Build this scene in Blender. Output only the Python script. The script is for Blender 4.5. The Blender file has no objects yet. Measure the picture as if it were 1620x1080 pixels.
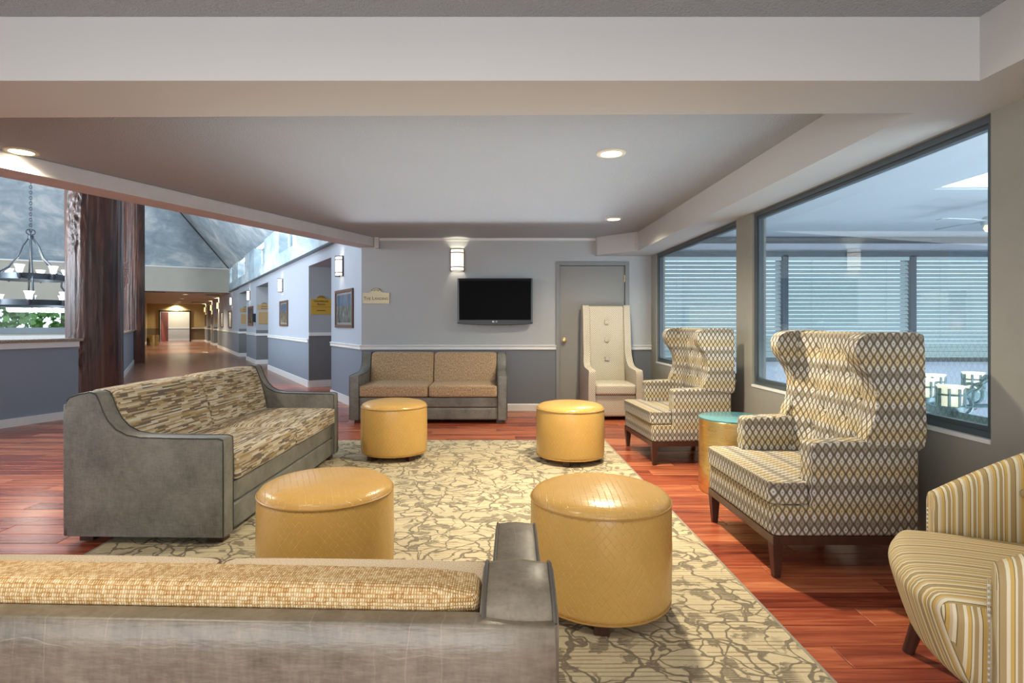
import bpy, bmesh, math, random
from mathutils import Vector, Matrix
from mathutils import noise as mnoise
R = math.radians
random.seed(7)
S = bpy.context.scene
COL = S.collection

# ------------------------------------------------------------------ camera
H = 1.24            # eye height
F = 900.0           # focal length in pixels of the 1620 px frame
cam = bpy.data.objects.new('camera', bpy.data.cameras.new('camera'))
COL.objects.link(cam)
cam.location = (0, 0, H)
cam.rotation_euler = (R(90), 0, 0)
cam.data.sensor_width = 36.0
cam.data.lens = 36.0 * F / 1620.0
cam.data.shift_x = (810 - 780) / 1620.0
cam.data.shift_y = -(540 - 511) / 1620.0
cam.data.clip_start = 0.05
cam.data.clip_end = 200
S.camera = cam

# ------------------------------------------------------------------ world, lights, exposure
S.view_settings.view_transform = 'Standard'
S.view_settings.look = 'None'
S.view_settings.gamma = 1.0
S.view_settings.exposure = 0.0
S.view_settings.use_curve_mapping = False
S.cycles.use_denoising = True
S.cycles.max_bounces = 7
S.cycles.diffuse_bounces = 4
S.cycles.glossy_bounces = 3
S.cycles.transparent_max_bounces = 12
S.cycles.sample_clamp_indirect = 4.0
S.cycles.caustics_reflective = False
S.cycles.caustics_refractive = False
w = bpy.data.worlds.new('World')
S.world = w
w.use_nodes = True
w.node_tree.nodes['Background'].inputs[0].default_value = (0.80, 0.91, 1.0, 1)
w.node_tree.nodes['Background'].inputs[1].default_value = 2.6


def lamp(kind, name, loc, power, color, size=0.1, size_y=None, aim=None, spot=None, blend=0.6):
    d = bpy.data.lights.new(name, kind)
    d.energy = power
    d.color = color
    if kind == 'AREA':
        d.shape = 'RECTANGLE'
        d.size = size
        d.size_y = size_y or size
    else:
        d.shadow_soft_size = size
    if kind == 'SPOT':
        d.spot_size = R(spot or 120)
        d.spot_blend = blend
    o = bpy.data.objects.new(name, d)
    COL.objects.link(o)
    o.location = loc
    if aim is not None:
        v = Vector(aim) - Vector(loc)
        o.rotation_euler = v.to_track_quat('-Z', 'Y').to_euler()
    return o


WARM = (1.0, 0.87, 0.64)
# added fill lamps without fixtures or openings, except the one in the atrium's skylight
lamp('AREA', 'fill_behind_camera', (-0.8, -2.7, 1.35), 138, (0.97, 0.97, 1.0), 5.5, 2.2, aim=(0.0, 6, 1.3))  # added fill behind the camera; no window is built there
lamp('AREA', 'bounce_fill', (-0.6, -1.4, 1.0), 54, (0.93, 0.97, 1.0), 4.0, 1.2, aim=(-0.4, 1.6, 3.2))  # added fill aimed upwards to lift the ceiling
lamp('AREA', 'lounge_top_fill', (-0.2, 1.0, 2.38), 22, (1.0, 0.95, 0.86), 3.6, 1.2, aim=(-0.2, 1.0, 0))  # added overhead fill panel out of view, not daylight
lamp('SPOT', 'front_fill_spot', (-1.2, 1.2, 2.40), 110, WARM, 0.10, aim=(-1.3, 2.2, 0), spot=105, blend=0.9)  # added unseen spot to brighten the sofas; no fixture here
lamp('AREA', 'lounge_up_fill', (-0.2, 4.8, 1.95), 30, (0.92, 0.96, 1.0), 3.0, 4.0, aim=(-0.2, 4.4, 4))  # added floating panel facing up, evens out the ceiling
lamp('AREA', 'hall_top_fill', (-8.2, 10.5, 6.2), 620, (0.78, 0.88, 1.0), 4.5, 4.5, aim=(-8.0, 10.6, 0))  # added fill high in the hall; the roof has no opening
lamp('AREA', 'hall_side_fill', (-13.5, 5.0, 2.4), 170, (0.76, 0.87, 1.0), 5.0, 2.6, aim=(-4.5, 12.5, 1.6))  # added fill from the hall's left, out of view; no window there
lamp('AREA', 'hall_up_fill', (-10.5, 5.0, 2.6), 1700, (0.82, 0.91, 1.0), 3.0, 2.0, aim=(-11.0, 12.0, 9.0))  # added fill hidden left of view, brightens the painted roof
lamp('AREA', 'atrium_skylight_light', (6.585, 4.82, 2.98), 420, (0.90, 0.96, 1.0), 3.1, 3.1, aim=(6.585, 4.82, 0))
lamp('AREA', 'atrium_low_fill', (6.0, 1.0, -0.6), 430, (0.92, 0.96, 1.0), 5.0, 1.2, aim=(5.6, 9.5, 1.4))  # added fill low in the atrium for its far wall

# ------------------------------------------------------------------ node helpers
class NT:
    def __init__(s, name):
        s.mat = bpy.data.materials.new(name)
        s.mat.use_nodes = True
        s.t = s.mat.node_tree
        s.b = s.t.nodes['Principled BSDF']
        s.out = s.t.nodes['Material Output']

    def n(s, typ, **kw):
        x = s.t.nodes.new(typ)
        for k, v in kw.items():
            setattr(x, k, v)
        return x

    def set(s, inp, v):
        if isinstance(v, bpy.types.NodeSocket):
            s.t.links.new(v, inp)
        elif v is not None:
            if inp.type == 'RGBA' and len(v) == 3:
                v = (*v, 1)
            inp.default_value = v

    def m(s, op, a, b=None, c=None):
        x = s.n('ShaderNodeMath', operation=op)
        s.set(x.inputs[0], a)
        if b is not None:
            s.set(x.inputs[1], b)
        if c is not None:
            s.set(x.inputs[2], c)
        return x.outputs[0]

    def uv(s):
        x = s.n('ShaderNodeSeparateXYZ')
        s.t.links.new(s.n('ShaderNodeTexCoord').outputs['UV'], x.inputs[0])
        return x.outputs[0], x.outputs[1]

    def pos(s):
        g = s.n('ShaderNodeNewGeometry')
        x = s.n('ShaderNodeSeparateXYZ')
        s.t.links.new(g.outputs['Position'], x.inputs[0])
        return g.outputs['Position'], x.outputs[0], x.outputs[1], x.outputs[2]

    def obj(s):
        return s.n('ShaderNodeTexCoord').outputs['Object']

    def xyz(s, a, b, c=0.0):
        x = s.n('ShaderNodeCombineXYZ')
        s.set(x.inputs[0], a); s.set(x.inputs[1], b); s.set(x.inputs[2], c)
        return x.outputs[0]

    def vscale(s, v, sc):
        x = s.n('ShaderNodeMapping')
        s.set(x.inputs[0], v)
        x.inputs['Scale'].default_value = sc
        return x.outputs[0]

    def noise(s, v, scale=5.0, detail=3.0, rough=0.5, dist=0.0):
        x = s.n('ShaderNodeTexNoise')
        s.set(x.inputs['Vector'], v)
        x.inputs['Scale'].default_value = scale
        x.inputs['Detail'].default_value = detail
        x.inputs['Roughness'].default_value = rough
        x.inputs['Distortion'].default_value = dist
        return x.outputs['Fac']

    def white(s, v):
        x = s.n('ShaderNodeTexWhiteNoise', noise_dimensions='3D')
        s.set(x.inputs['Vector'], v)
        return x.outputs['Value']

    def ramp(s, f, stops, interp='LINEAR'):
        x = s.n('ShaderNodeValToRGB')
        r = x.color_ramp
        r.interpolation = interp
        while len(r.elements) < len(stops):
            r.elements.new(0.5)
        for e, (p, c) in zip(r.elements, stops):
            e.position = p
            e.color = (*c, 1)
        s.set(x.inputs[0], f)
        return x.outputs[0]

    def mix(s, f, a, b, mode='MIX'):
        x = s.n('ShaderNodeMix', data_type='RGBA', blend_type=mode)
        s.set(x.inputs[0], f)
        s.set(x.inputs[6], a)
        s.set(x.inputs[7], b)
        return x.outputs[2]

    def step(s, a, lo, hi):   # smoothstep
        x = s.n('ShaderNodeMapRange', interpolation_type='SMOOTHSTEP')
        s.set(x.inputs[0], a)
        x.inputs[1].default_value = lo
        x.inputs[2].default_value = hi
        return x.outputs[0]

    def bump(s, h, strength=0.3, dist=0.01):
        x = s.n('ShaderNodeBump')
        x.inputs['Strength'].default_value = strength
        x.inputs['Distance'].default_value = dist
        s.set(x.inputs['Height'], h)
        s.t.links.new(x.outputs[0], s.b.inputs['Normal'])

    def done(s, col=None, rough=None, metal=None, spec=None, coat=None, sheen=None):
        b = s.b
        s.set(b.inputs['Base Color'], col)
        s.set(b.inputs['Roughness'], rough)
        s.set(b.inputs['Metallic'], metal)
        if spec is not None:
            b.inputs['Specular IOR Level'].default_value = spec
        if coat is not None:
            b.inputs['Coat Weight'].default_value = coat
            b.inputs['Coat Roughness'].default_value = 0.15
        return s.mat


def srgb(r, g, b):
    f = lambda c: (c / 255 / 12.92) if c / 255 <= 0.04045 else ((c / 255 + 0.055) / 1.055) ** 2.4
    return (f(r), f(g), f(b))


def plain(name, col, rough=0.5, metal=0.0, var=0.06, scale=12.0, bump=0.0, bscale=200.0):
    n = NT(name)
    o = n.obj()
    f = n.noise(o, scale, 4)
    c = n.mix(f, tuple(max(0, x * (1 - var)) for x in col), tuple(min(1, x * (1 + var)) for x in col))
    if bump:
        n.bump(n.noise(o, bscale, 3), bump, 0.004)
    return n.done(c, rough, metal)


def emit(name, col, strength, base=(0.8, 0.8, 0.8)):
    n = NT(name)
    n.done(base, 0.5)
    n.b.inputs['Emission Color'].default_value = (*col, 1)
    n.b.inputs['Emission Strength'].default_value = strength
    return n.mat


def m_twotone(name, up, low, zr=0.9):
    n = NT(name)
    p, x, y, z = n.pos()
    f = n.m('GREATER_THAN', z, zr)
    lin = n.noise(n.vscale(p, (6, 6, 160)), 1.0, 3)
    c = n.mix(f, low, up)
    c = n.mix(n.m('MULTIPLY', n.m('SUBTRACT', lin, 0.3), 0.25), c, (0.9, 0.9, 0.9), 'MULTIPLY')
    n.bump(lin, 0.08, 0.003)
    return n.done(c, 0.55)


def m_stucco(name, col, strength=0.6):
    n = NT(name)
    p = n.pos()[0]
    a = n.noise(p, 75.0, 4, 0.65)
    n.bump(n.m('POWER', a, 2.0), 1.0, 0.02)
    c = n.mix(n.noise(p, 1.2, 3), tuple(v * 0.94 for v in col), col)
    return n.done(c, 0.75)


def m_plank(name='cherry_plank', far=False):
    n = NT(name)
    g = n.n('ShaderNodeNewGeometry')
    oi = n.n('ShaderNodeObjectInfo')
    rnd = n.m('FRACT', n.m('ADD', n.m('MULTIPLY', g.outputs['Random Per Island'], 7.13), n.m('MULTIPLY', oi.outputs['Random'], 5.71)))
    sx = n.n('ShaderNodeSeparateXYZ')
    n.t.links.new(g.outputs['Position'], sx.inputs[0])
    v = n.xyz(n.m('ADD', n.m('MULTIPLY', sx.outputs[0], 1.6), n.m('MULTIPLY', rnd, 31.0)),
              n.m('ADD', n.m('MULTIPLY', sx.outputs[1], 26.0), n.m('MULTIPLY', rnd, 57.0)), 0.0)
    gr = n.noise(v, 1.0, 5, 0.6, 0.9)
    fine = n.noise(n.vscale(v, (2.0, 5.0, 1)), 1.5, 3, 0.6)
    tone = n.m('ADD', n.m('MULTIPLY', gr, 0.75), n.m('MULTIPLY', n.m('SUBTRACT', rnd, 0.5), 0.28))
    tone = n.m('ADD', tone, n.m('MULTIPLY', n.m('SUBTRACT', fine, 0.5), 0.22))
    c = n.ramp(tone, [(0.14, (0.13, 0.025, 0.014)), (0.33, (0.29, 0.064, 0.032)),
                      (0.47, (0.43, 0.122, 0.054)), (0.66, (0.60, 0.23, 0.105))])
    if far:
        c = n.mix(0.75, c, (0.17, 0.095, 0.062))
    n.bump(fine, 0.05, 0.002)
    return n.done(c, n.m('ADD', 0.17, n.m('MULTIPLY', gr, 0.14)), spec=0.5)


def m_leather(name, c0, c1, grid=0.0):
    n = NT(name)
    o = n.obj()
    big = n.noise(o, 5.0, 6, 0.7)
    weave = n.noise(n.vscale(o, (30, 30, 110)), 1.0, 3, 0.6)
    weav2 = n.noise(n.vscale(o, (120, 120, 25)), 1.0, 3, 0.6)
    f = n.m('ADD', n.m('MULTIPLY', big, 0.7), n.m('MULTIPLY', n.m('ADD', weave, weav2), 0.22))
    c = n.ramp(f, [(0.38, c0), (0.68, c1)])
    h = n.m('ADD', weave, n.m('MULTIPLY', big, 0.6))
    sx = n.n('ShaderNodeSeparateXYZ'); n.t.links.new(o, sx.inputs[0])
    wob = n.m('MULTIPLY', n.noise(o, 5.0, 3), 1.1)
    def gl(a, p):
        fr = n.m('ABSOLUTE', n.m('SUBTRACT', n.m('FRACT', n.m('ADD', n.m('MULTIPLY', a, p), wob)), 0.5))
        return n.step(fr, 0.475, 0.5)
    line = n.m('MAXIMUM', gl(sx.outputs[0], 19.0), gl(sx.outputs[2], 13.0))
    line = n.m('MULTIPLY', line, n.step(n.noise(o, 7.0, 3), 0.48, 0.62))
    c = n.mix(n.m('MULTIPLY', line, 0.12 + 0.4 * grid), c, tuple(min(1, v * 1.9) for v in c1))
    n.bump(h, 0.25, 0.004)
    return n.done(c, n.m('ADD', 0.30, n.m('MULTIPLY', weave, 0.16)), spec=0.55)


def m_vinyl(name, col):
    n = NT(name)
    u, v = n.uv()
    s_ = 0.034
    def ln(a):
        fr = n.m('ABSOLUTE', n.m('SUBTRACT', n.m('FRACT', a), 0.5))
        return n.step(fr, 0.44, 0.5)
    wob = n.m('MULTIPLY', n.noise(n.xyz(u, v), 9.0, 2), 0.10)
    a = n.m('ADD', n.m('DIVIDE', n.m('ADD', u, n.m('MULTIPLY', v, 0.8)), s_), wob)
    b = n.m('ADD', n.m('DIVIDE', n.m('SUBTRACT', u, n.m('MULTIPLY', v, 0.8)), s_), wob)
    l = n.m('MAXIMUM', ln(a), ln(b))
    l = n.m('MULTIPLY', l, n.step(n.noise(n.xyz(u, v), 45.0, 2), 0.35, 0.6))
    big = n.noise(n.obj(), 3.5, 4, 0.6)
    c = n.mix(big, tuple(x * 0.80 for x in col), tuple(min(1, x * 1.15) for x in col))
    c = n.mix(n.m('MULTIPLY', l, 0.5), c, tuple(min(1, x * 1.7) for x in col))
    n.bump(n.m('ADD', n.m('MULTIPLY', l, -1.0), n.m('MULTIPLY', big, 0.8)), 0.6, 0.004)
    return n.done(c, 0.27, spec=0.5)


def m_diamond(name, su=0.038, sv=0.060):
    n = NT(name)
    u, v = n.uv()
    U = n.m('DIVIDE', u, su)
    V = n.m('DIVIDE', v, sv)
    cu = n.m('COSINE', n.m('MULTIPLY', U, 2 * math.pi))
    tw = n.m('MULTIPLY', n.m('SINE', n.m('MULTIPLY', V, 4 * math.pi)), 0.035)
    cv = n.m('COSINE', n.m('MULTIPLY', n.m('ADD', V, tw), 2 * math.pi))
    f = n.m('ADD', cu, cv)
    af = n.m('ABSOLUTE', f)
    pos_ = n.m('GREATER_THAN', f, 0.0)
    r0 = n.m('MULTIPLY', n.m('FLOOR', n.m('ADD', V, 0.5)), 2.0)
    r1 = n.m('ADD', n.m('MULTIPLY', n.m('FLOOR', V), 2.0), 1.0)
    row = n.m('ADD', n.m('MULTIPLY', pos_, r0), n.m('MULTIPLY', n.m('SUBTRACT', 1.0, pos_), r1))
    md = n.m('DIVIDE', n.m('ADD', n.m('FLOORED_MODULO', row, 6.0), 0.5), 6.0)
    grey = (0.165, 0.145, 0.12); gold = (0.29, 0.205, 0.08); crm = (0.52, 0.48, 0.37); lt = (0.30, 0.265, 0.20)
    ground = n.ramp(md, [(0.0, gold), (1/6, lt), (2/6, grey), (3/6, grey), (4/6, lt), (5/6, gold)], 'CONSTANT')
    leaf = n.ramp(md, [(0.0, crm), (1/6, (0.60, 0.58, 0.50)), (2/6, (0.55, 0.54, 0.50)), (3/6, lt), (4/6, (0.62, 0.60, 0.54)), (5/6, (0.58, 0.50, 0.32))], 'CONSTANT')
    c = n.mix(n.step(af, 0.82, 0.92), ground, leaf)
    c = n.mix(n.step(af, 1.86, 1.92), c, (0.10, 0.085, 0.07))
    c = n.mix(n.step(af, 0.33, 0.17), c, (0.075, 0.060, 0.045))
    wv = n.noise(n.xyz(u, v), 900.0, 1)
    c = n.mix(n.m('MULTIPLY', n.noise(n.obj(), 4, 2), 0.16), c, (0.28, 0.19, 0.05))
    n.bump(n.m('ADD', wv, n.step(af, 0.2, 0.6)), 0.25, 0.0015)
    return n.done(c, 0.75)


def m_dash(name):
    n = NT(name)
    u, v = n.uv()
    rh = 0.0085
    V = n.m('DIVIDE', n.m('ADD', v, n.m('MULTIPLY', n.noise(n.xyz(u, v), 3.0, 2), 0.004)), rh)
    row = n.m('FLOOR', V)
    off = n.white(n.xyz(row, 3.7, 0.0))
    ln = n.m('ADD', 0.05, n.m('MULTIPLY', n.white(n.xyz(row, 9.1, 0.0)), 0.12))
    cell = n.m('FLOOR', n.m('ADD', n.m('DIVIDE', u, ln), n.m('MULTIPLY', off, 17.0)))
    rnd = n.white(n.xyz(row, cell, 1.3))
    c = n.ramp(rnd, [(0.0, (0.44, 0.36, 0.24)), (0.20, (0.27, 0.185, 0.10)), (0.36, (0.60, 0.55, 0.45)),
                     (0.56, (0.12, 0.085, 0.055)), (0.70, (0.36, 0.25, 0.11)), (0.80, (0.085, 0.075, 0.065)), (0.88, (0.50, 0.43, 0.31))], 'CONSTANT')
    f2 = n.noise(n.xyz(n.m('MULTIPLY', u, 60.0), n.m('MULTIPLY', v, 500.0)), 1.0, 3, 0.7)
    c = n.mix(n.m('MULTIPLY', f2, 0.40), c, (0.26, 0.20, 0.125))
    n.bump(n.m('ADD', f2, n.m('MULTIPLY', n.step(n.m('ABSOLUTE', n.m('SUBTRACT', n.m('FRACT', V), 0.5)), 0.5, 0.3), 0.8)), 0.5, 0.002)
    return n.done(c, 0.85)


def m_tweed(name, c0, c1, c2, s1=420.0, s2=170.0):
    n = NT(name)
    u, v = n.uv()
    p = n.xyz(u, v)
    a = n.noise(n.vscale(p, (1, 1.0, 1)), s1, 2, 0.6)
    b = n.noise(n.vscale(p, (1, 0.55, 1)), s2, 3, 0.7)
    f = n.m('ADD', n.m('MULTIPLY', a, 0.55), n.m('MULTIPLY', b, 0.5))
    c = n.ramp(f, [(0.38, c0), (0.52, c1), (0.66, c2)])
    n.bump(f, 0.7, 0.004)
    return n.done(c, 0.9)


def m_woven(name, c0, c1, c2, pitch=0.0042):
    n = NT(name)
    u, v = n.uv()
    wob = n.m('MULTIPLY', n.noise(n.xyz(u, v), 60.0, 2), 0.004)
    U = n.m('DIVIDE', n.m('ADD', u, wob), pitch)
    V = n.m('DIVIDE', n.m('ADD', v, wob), pitch * 1.5)
    su_ = n.m('ABSOLUTE', n.m('SINE', n.m('MULTIPLY', U, math.pi)))
    sv_ = n.m('ABSOLUTE', n.m('SINE', n.m('MULTIPLY', V, math.pi)))
    hgt = n.m('MULTIPLY', su_, sv_)
    rnd = n.white(n.xyz(n.m('FLOOR', U), n.m('FLOOR', V), 0.0))
    big = n.noise(n.xyz(n.m('MULTIPLY', u, 14.0), n.m('MULTIPLY', v, 60.0)), 1.0, 3, 0.6)
    f = n.m('ADD', n.m('MULTIPLY', hgt, 0.45), n.m('ADD', n.m('MULTIPLY', rnd, 0.35), n.m('MULTIPLY', big, 0.35)))
    c = n.ramp(f, [(0.22, c0), (0.48, c1), (0.85, c2)])
    n.bump(hgt, 0.8, 0.003)
    return n.done(c, 0.85)


def m_stripes(name):
    n = NT(name)
    u, v = n.uv()
    U = n.m('DIVIDE', n.m('ADD', u, 5.0), 0.078)
    fr = n.m('FRACT', U)
    tan = (0.34, 0.235, 0.10); wht = (0.66, 0.60, 0.43); yel = (0.52, 0.33, 0.075); brn = (0.13, 0.085, 0.03); pk = (0.52, 0.41, 0.26)
    c = n.ramp(fr, [(0.0, tan), (0.17, brn), (0.20, wht), (0.30, pk), (0.38, yel), (0.48, brn), (0.505, wht), (0.60, tan),
                    (0.72, wht), (0.78, brn), (0.80, yel), (0.90, wht)], 'CONSTANT')
    wv = n.noise(n.xyz(n.m('MULTIPLY', u, 700), n.m('MULTIPLY', v, 200)), 1.0, 2)
    c = n.mix(n.m('MULTIPLY', wv, 0.25), c, (0.48, 0.36, 0.14))
    n.bump(wv, 0.25, 0.001)
    return n.done(c, 0.7)


def m_honey(name):
    n = NT(name)
    u, v = n.uv()
    cu = n.m('COSINE', n.m('MULTIPLY', u, 2 * math.pi / 0.024))
    cv = n.m('COSINE', n.m('MULTIPLY', v, 2 * math.pi / 0.030))
    af = n.m('ABSOLUTE', n.m('ADD', cu, cv))
    c = n.mix(n.step(af, 0.30, 0.65), (0.20, 0.16, 0.11), (0.64, 0.59, 0.47))
    c = n.mix(n.step(af, 1.55, 1.8), c, (0.36, 0.29, 0.20))
    n.bump(af, 0.2, 0.002)
    return n.done(c, 0.75)


def m_rug(name):
    n = NT(name)
    p, x, y, z = n.pos()
    nz = n.noise(n.vscale(p, (1.5, 9, 1)), 3.0, 2)
    Ys = n.m('ADD', n.m('DIVIDE', y, 0.024), n.m('MULTIPLY', nz, 0.5))
    st = n.m('ABSOLUTE', n.m('SUBTRACT', n.m('FRACT', Ys), 0.5))
    rr = n.white(n.xyz(n.m('FLOOR', n.m('ADD', Ys, 0.5)), n.m('FLOOR', n.m('MULTIPLY', x, 5.0)), 0.0))
    st = n.m('MULTIPLY', n.step(st, 0.32, 0.42), n.step(rr, 0.15, 0.5))
    # branches: cell borders, wobbled
    d = n.n('ShaderNodeTexNoise'); n.set(d.inputs['Vector'], p); d.inputs['Scale'].default_value = 4.5; d.inputs['Detail'].default_value = 3
    mx = n.n('ShaderNodeVectorMath', operation='MULTIPLY_ADD')
    n.t.links.new(d.outputs['Color'], mx.inputs[0]); mx.inputs[1].default_value = (0.30, 0.30, 0); n.t.links.new(p, mx.inputs[2])
    def edges(sc, w0, w1):
        vo = n.n('ShaderNodeTexVoronoi', feature='DISTANCE_TO_EDGE', voronoi_dimensions='2D')
        n.t.links.new(mx.outputs[0], vo.inputs['Vector']); vo.inputs['Scale'].default_value = sc
        return n.step(vo.outputs[0], w1, w0)
    e1 = edges(4.0, 0.022, 0.038)
    e2 = n.m('MULTIPLY', edges(9.0, 0.035, 0.065), n.step(n.noise(p, 3.1, 2), 0.38, 0.48))
    # blossoms and leaves
    vo = n.n('ShaderNodeTexVoronoi', feature='F1', voronoi_dimensions='2D')
    n.t.links.new(mx.outputs[0], vo.inputs['Vector']); vo.inputs['Scale'].default_value = 7.5
    ragged = n.m('MULTIPLY', n.m('SUBTRACT', n.noise(p, 38.0, 3, 0.7), 0.5), 0.55)
    fl = n.step(n.m('ADD', vo.outputs['Distance'], ragged), 0.30, 0.22)
    fl = n.m('MULTIPLY', fl, n.step(n.noise(p, 2.6, 2, 0.5), 0.42, 0.50))
    hatch = n.m('ABSOLUTE', n.m('SUBTRACT', n.m('FRACT', n.m('DIVIDE', y, 0.012)), 0.5))
    fl = n.m('MULTIPLY', fl, n.m('ADD', 0.55, n.m('MULTIPLY', n.step(hatch, 0.1, 0.3), 0.45)))
    br = n.m('MAXIMUM', n.m('MAXIMUM', e1, e2), fl)
    br = n.m('MULTIPLY', br, n.m('ADD', 0.72, n.m('MULTIPLY', n.noise(p, 90.0, 2), 0.4)))
    base = n.mix(n.noise(p, 60.0, 3, 0.7), (0.44, 0.36, 0.21), (0.64, 0.56, 0.385))
    c = n.mix(n.m('MULTIPLY', st, 0.75), base, (0.22, 0.145, 0.07))
    c = n.mix(br, c, (0.160, 0.130, 0.088))
    n.bump(n.m('ADD', n.noise(p, 260.0, 2), n.m('MULTIPLY', br, 0.6)), 0.5, 0.004)
    return n.done(c, 0.95)


def m_bark(name):
    n = NT(name)
    o = n.obj()
    a = n.noise(n.vscale(o, (9, 9, 1.3)), 1.0, 6, 0.65, 0.6)
    b = n.noise(n.vscale(o, (3, 3, 0.8)), 1.0, 4, 0.6)
    c = n.ramp(n.m('ADD', n.m('MULTIPLY', a, 0.6), n.m('MULTIPLY', b, 0.4)),
               [(0.30, (0.012, 0.007, 0.006)), (0.46, (0.045, 0.017, 0.011)), (0.58, (0.10, 0.034, 0.017)), (0.74, (0.060, 0.038, 0.032))])
    h = n.m('ADD', a, n.m('MULTIPLY', n.noise(n.vscale(o, (28, 28, 2.2)), 1.0, 4, 0.6), 0.6))
    n.bump(h, 0.5, 0.03)
    return n.done(c, n.m('ADD', 0.26, n.m('MULTIPLY', b, 0.25)), spec=0.45)


def m_brass(name, c0=(0.74, 0.56, 0.25), c1=(0.79, 0.61, 0.28), rough=0.28):
    n = NT(name)
    o = n.obj()
    f = n.noise(n.vscale(o, (4, 4, 160)), 1.0, 3)
    return n.done(n.mix(f, c0, c1), n.m('ADD', rough - 0.06, n.m('MULTIPLY', f, 0.14)), 1.0)


def m_painted_sky(name):
    n = NT(name)
    p = n.pos()[0]
    a = n.noise(n.vscale(p, (0.55, 0.55, 1.3)), 1.0, 6, 0.62, 0.9)
    b = n.noise(n.vscale(p, (2.2, 1.4, 2)), 1.0, 5, 0.6, 1.4)
    c = n.ramp(n.m('ADD', n.m('MULTIPLY', a, 0.7), n.m('MULTIPLY', b, 0.3)),
               [(0.36, (0.26, 0.36, 0.43)), (0.5, (0.42, 0.53, 0.59)), (0.64, (0.74, 0.80, 0.80))])
    return n.done(c, 0.8)


def m_granite(name):
    n = NT(name)
    o = n.obj()
    c = n.ramp(n.noise(o, 120.0, 4, 0.8), [(0.36, (0.05, 0.04, 0.03)), (0.5, (0.30, 0.22, 0.15)), (0.64, (0.55, 0.48, 0.38))])
    return n.done(c, 0.2)


def m_wood(name, c0, c1, rough=0.35, sc=(30, 30, 3)):
    n = NT(name)
    o = n.obj()
    f = n.noise(n.vscale(o, sc), 1.0, 4, 0.6, 0.5)
    n.bump(f, 0.1, 0.002)
    return n.done(n.mix(f, c0, c1), rough)


def m_glass(name, tint=(0.93, 0.98, 0.99), k=1.0):
    n = NT(name)
    t = n.n('ShaderNodeBsdfTransparent'); t.inputs[0].default_value = (*tint, 1)
    g = n.n('ShaderNodeBsdfGlossy'); g.inputs['Roughness'].default_value = 0.0
    fr = n.n('ShaderNodeFresnel'); fr.inputs[0].default_value = 1.5
    mx = n.n('ShaderNodeMixShader')
    n.t.links.new(n.m('MULTIPLY', fr.outputs[0], k), mx.inputs[0])
    n.t.links.new(t.outputs[0], mx.inputs[1]); n.t.links.new(g.outputs[0], mx.inputs[2])
    n.t.links.new(mx.outputs[0], n.out.inputs[0])
    return n.mat


def m_picture(name, seed):
    n = NT(name)
    u, v = n.uv()
    a = n.noise(n.xyz(n.m('MULTIPLY', u, 9.0), n.m('MULTIPLY', v, 5.0), seed), 1.0, 5, 0.65)
    f = n.m('ADD', v, n.m('MULTIPLY', n.m('SUBTRACT', a, 0.5), 0.10))
    sky = n.mix(a, (0.08, 0.20, 0.42), (0.42, 0.60, 0.80))
    land = n.ramp(n.noise(n.xyz(n.m('MULTIPLY', u, 26.0), n.m('MULTIPLY', v, 5.0), seed), 1.0, 4), [(0.35, (0.10, 0.14, 0.11)), (0.55, (0.36, 0.45, 0.40)), (0.7, (0.75, 0.82, 0.80))])
    c = n.mix(n.step(f, 1.50, 1.54), land, sky)
    return n.done(c, 0.25)


M = {}
M['wall'] = m_twotone('lounge_wall_paint', (0.40, 0.42, 0.425), (0.155, 0.172, 0.195))
M['hall_wall'] = m_twotone('hall_wall_paint', (0.40, 0.44, 0.50), (0.20, 0.235, 0.28))
M['niche_wall'] = m_twotone('niche_wall_paint', (0.34, 0.36, 0.38), (0.15, 0.155, 0.16), 1.03)
M['end_wall'] = m_twotone('corridor_wall_paint', (0.46, 0.36, 0.18), (0.19, 0.155, 0.10))
M['right_wall'] = plain('beige_grey_wall_paint', (0.27, 0.26, 0.225), 0.6, bump=0.08)
M['half_wall'] = plain('slate_blue_paint', (0.23, 0.275, 0.33), 0.55, var=0.04, scale=3)
M['fascia'] = plain('stone_beige_paint', (0.46, 0.44, 0.37), 0.7, var=0.10, scale=2)
M['white'] = plain('white_trim_paint', (0.72, 0.72, 0.70), 0.4, var=0.03)
M['beam'] = plain('smooth_white_drywall', (0.50, 0.50, 0.485), 0.6, var=0.03, scale=2)
M['beam2'] = plain('worn_white_timber_paint', (0.58, 0.56, 0.56), 0.55, var=0.12, scale=8)
M['ceiling'] = m_stucco('stippled_ceiling_paint', (0.44, 0.475, 0.505))
M['corr_ceiling'] = plain('corridor_ceiling_paint', (0.42, 0.40, 0.37), 0.7)
M['sky_paint'] = m_painted_sky('cloud_mural_paint')
M['plank'] = m_plank()
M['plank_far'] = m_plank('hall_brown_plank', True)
M['sub'] = plain('dark_underlay', (0.05, 0.018, 0.012), 0.6)
M['leather'] = m_leather('grey_leatherette', (0.080, 0.078, 0.066), (0.205, 0.20, 0.175))
M['leather_brown'] = m_leather('taupe_leatherette', (0.066, 0.050, 0.034), (0.205, 0.168, 0.118), 0.6)
M['pipe'] = plain('dark_piping', (0.035, 0.038, 0.035), 0.4)
M['pipe_brown'] = plain('taupe_piping', (0.075, 0.066, 0.052), 0.4)
M['vinyl'] = m_vinyl('mustard_embossed_vinyl', (0.58, 0.345, 0.095))
M['vinyl_pipe'] = plain('mustard_piping', (0.40, 0.22, 0.06), 0.35)
M['diamond'] = m_diamond('diamond_leaf_fabric')
M['dash'] = m_dash('broken_stripe_fabric')
M['tweed'] = m_tweed('tan_tweed', (0.12, 0.065, 0.030), (0.36, 0.235, 0.13), (0.66, 0.52, 0.35), 190, 85)
M['woven'] = m_woven('golden_basket_weave', (0.30, 0.13, 0.03), (0.56, 0.34, 0.12), (0.80, 0.66, 0.42))
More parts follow.
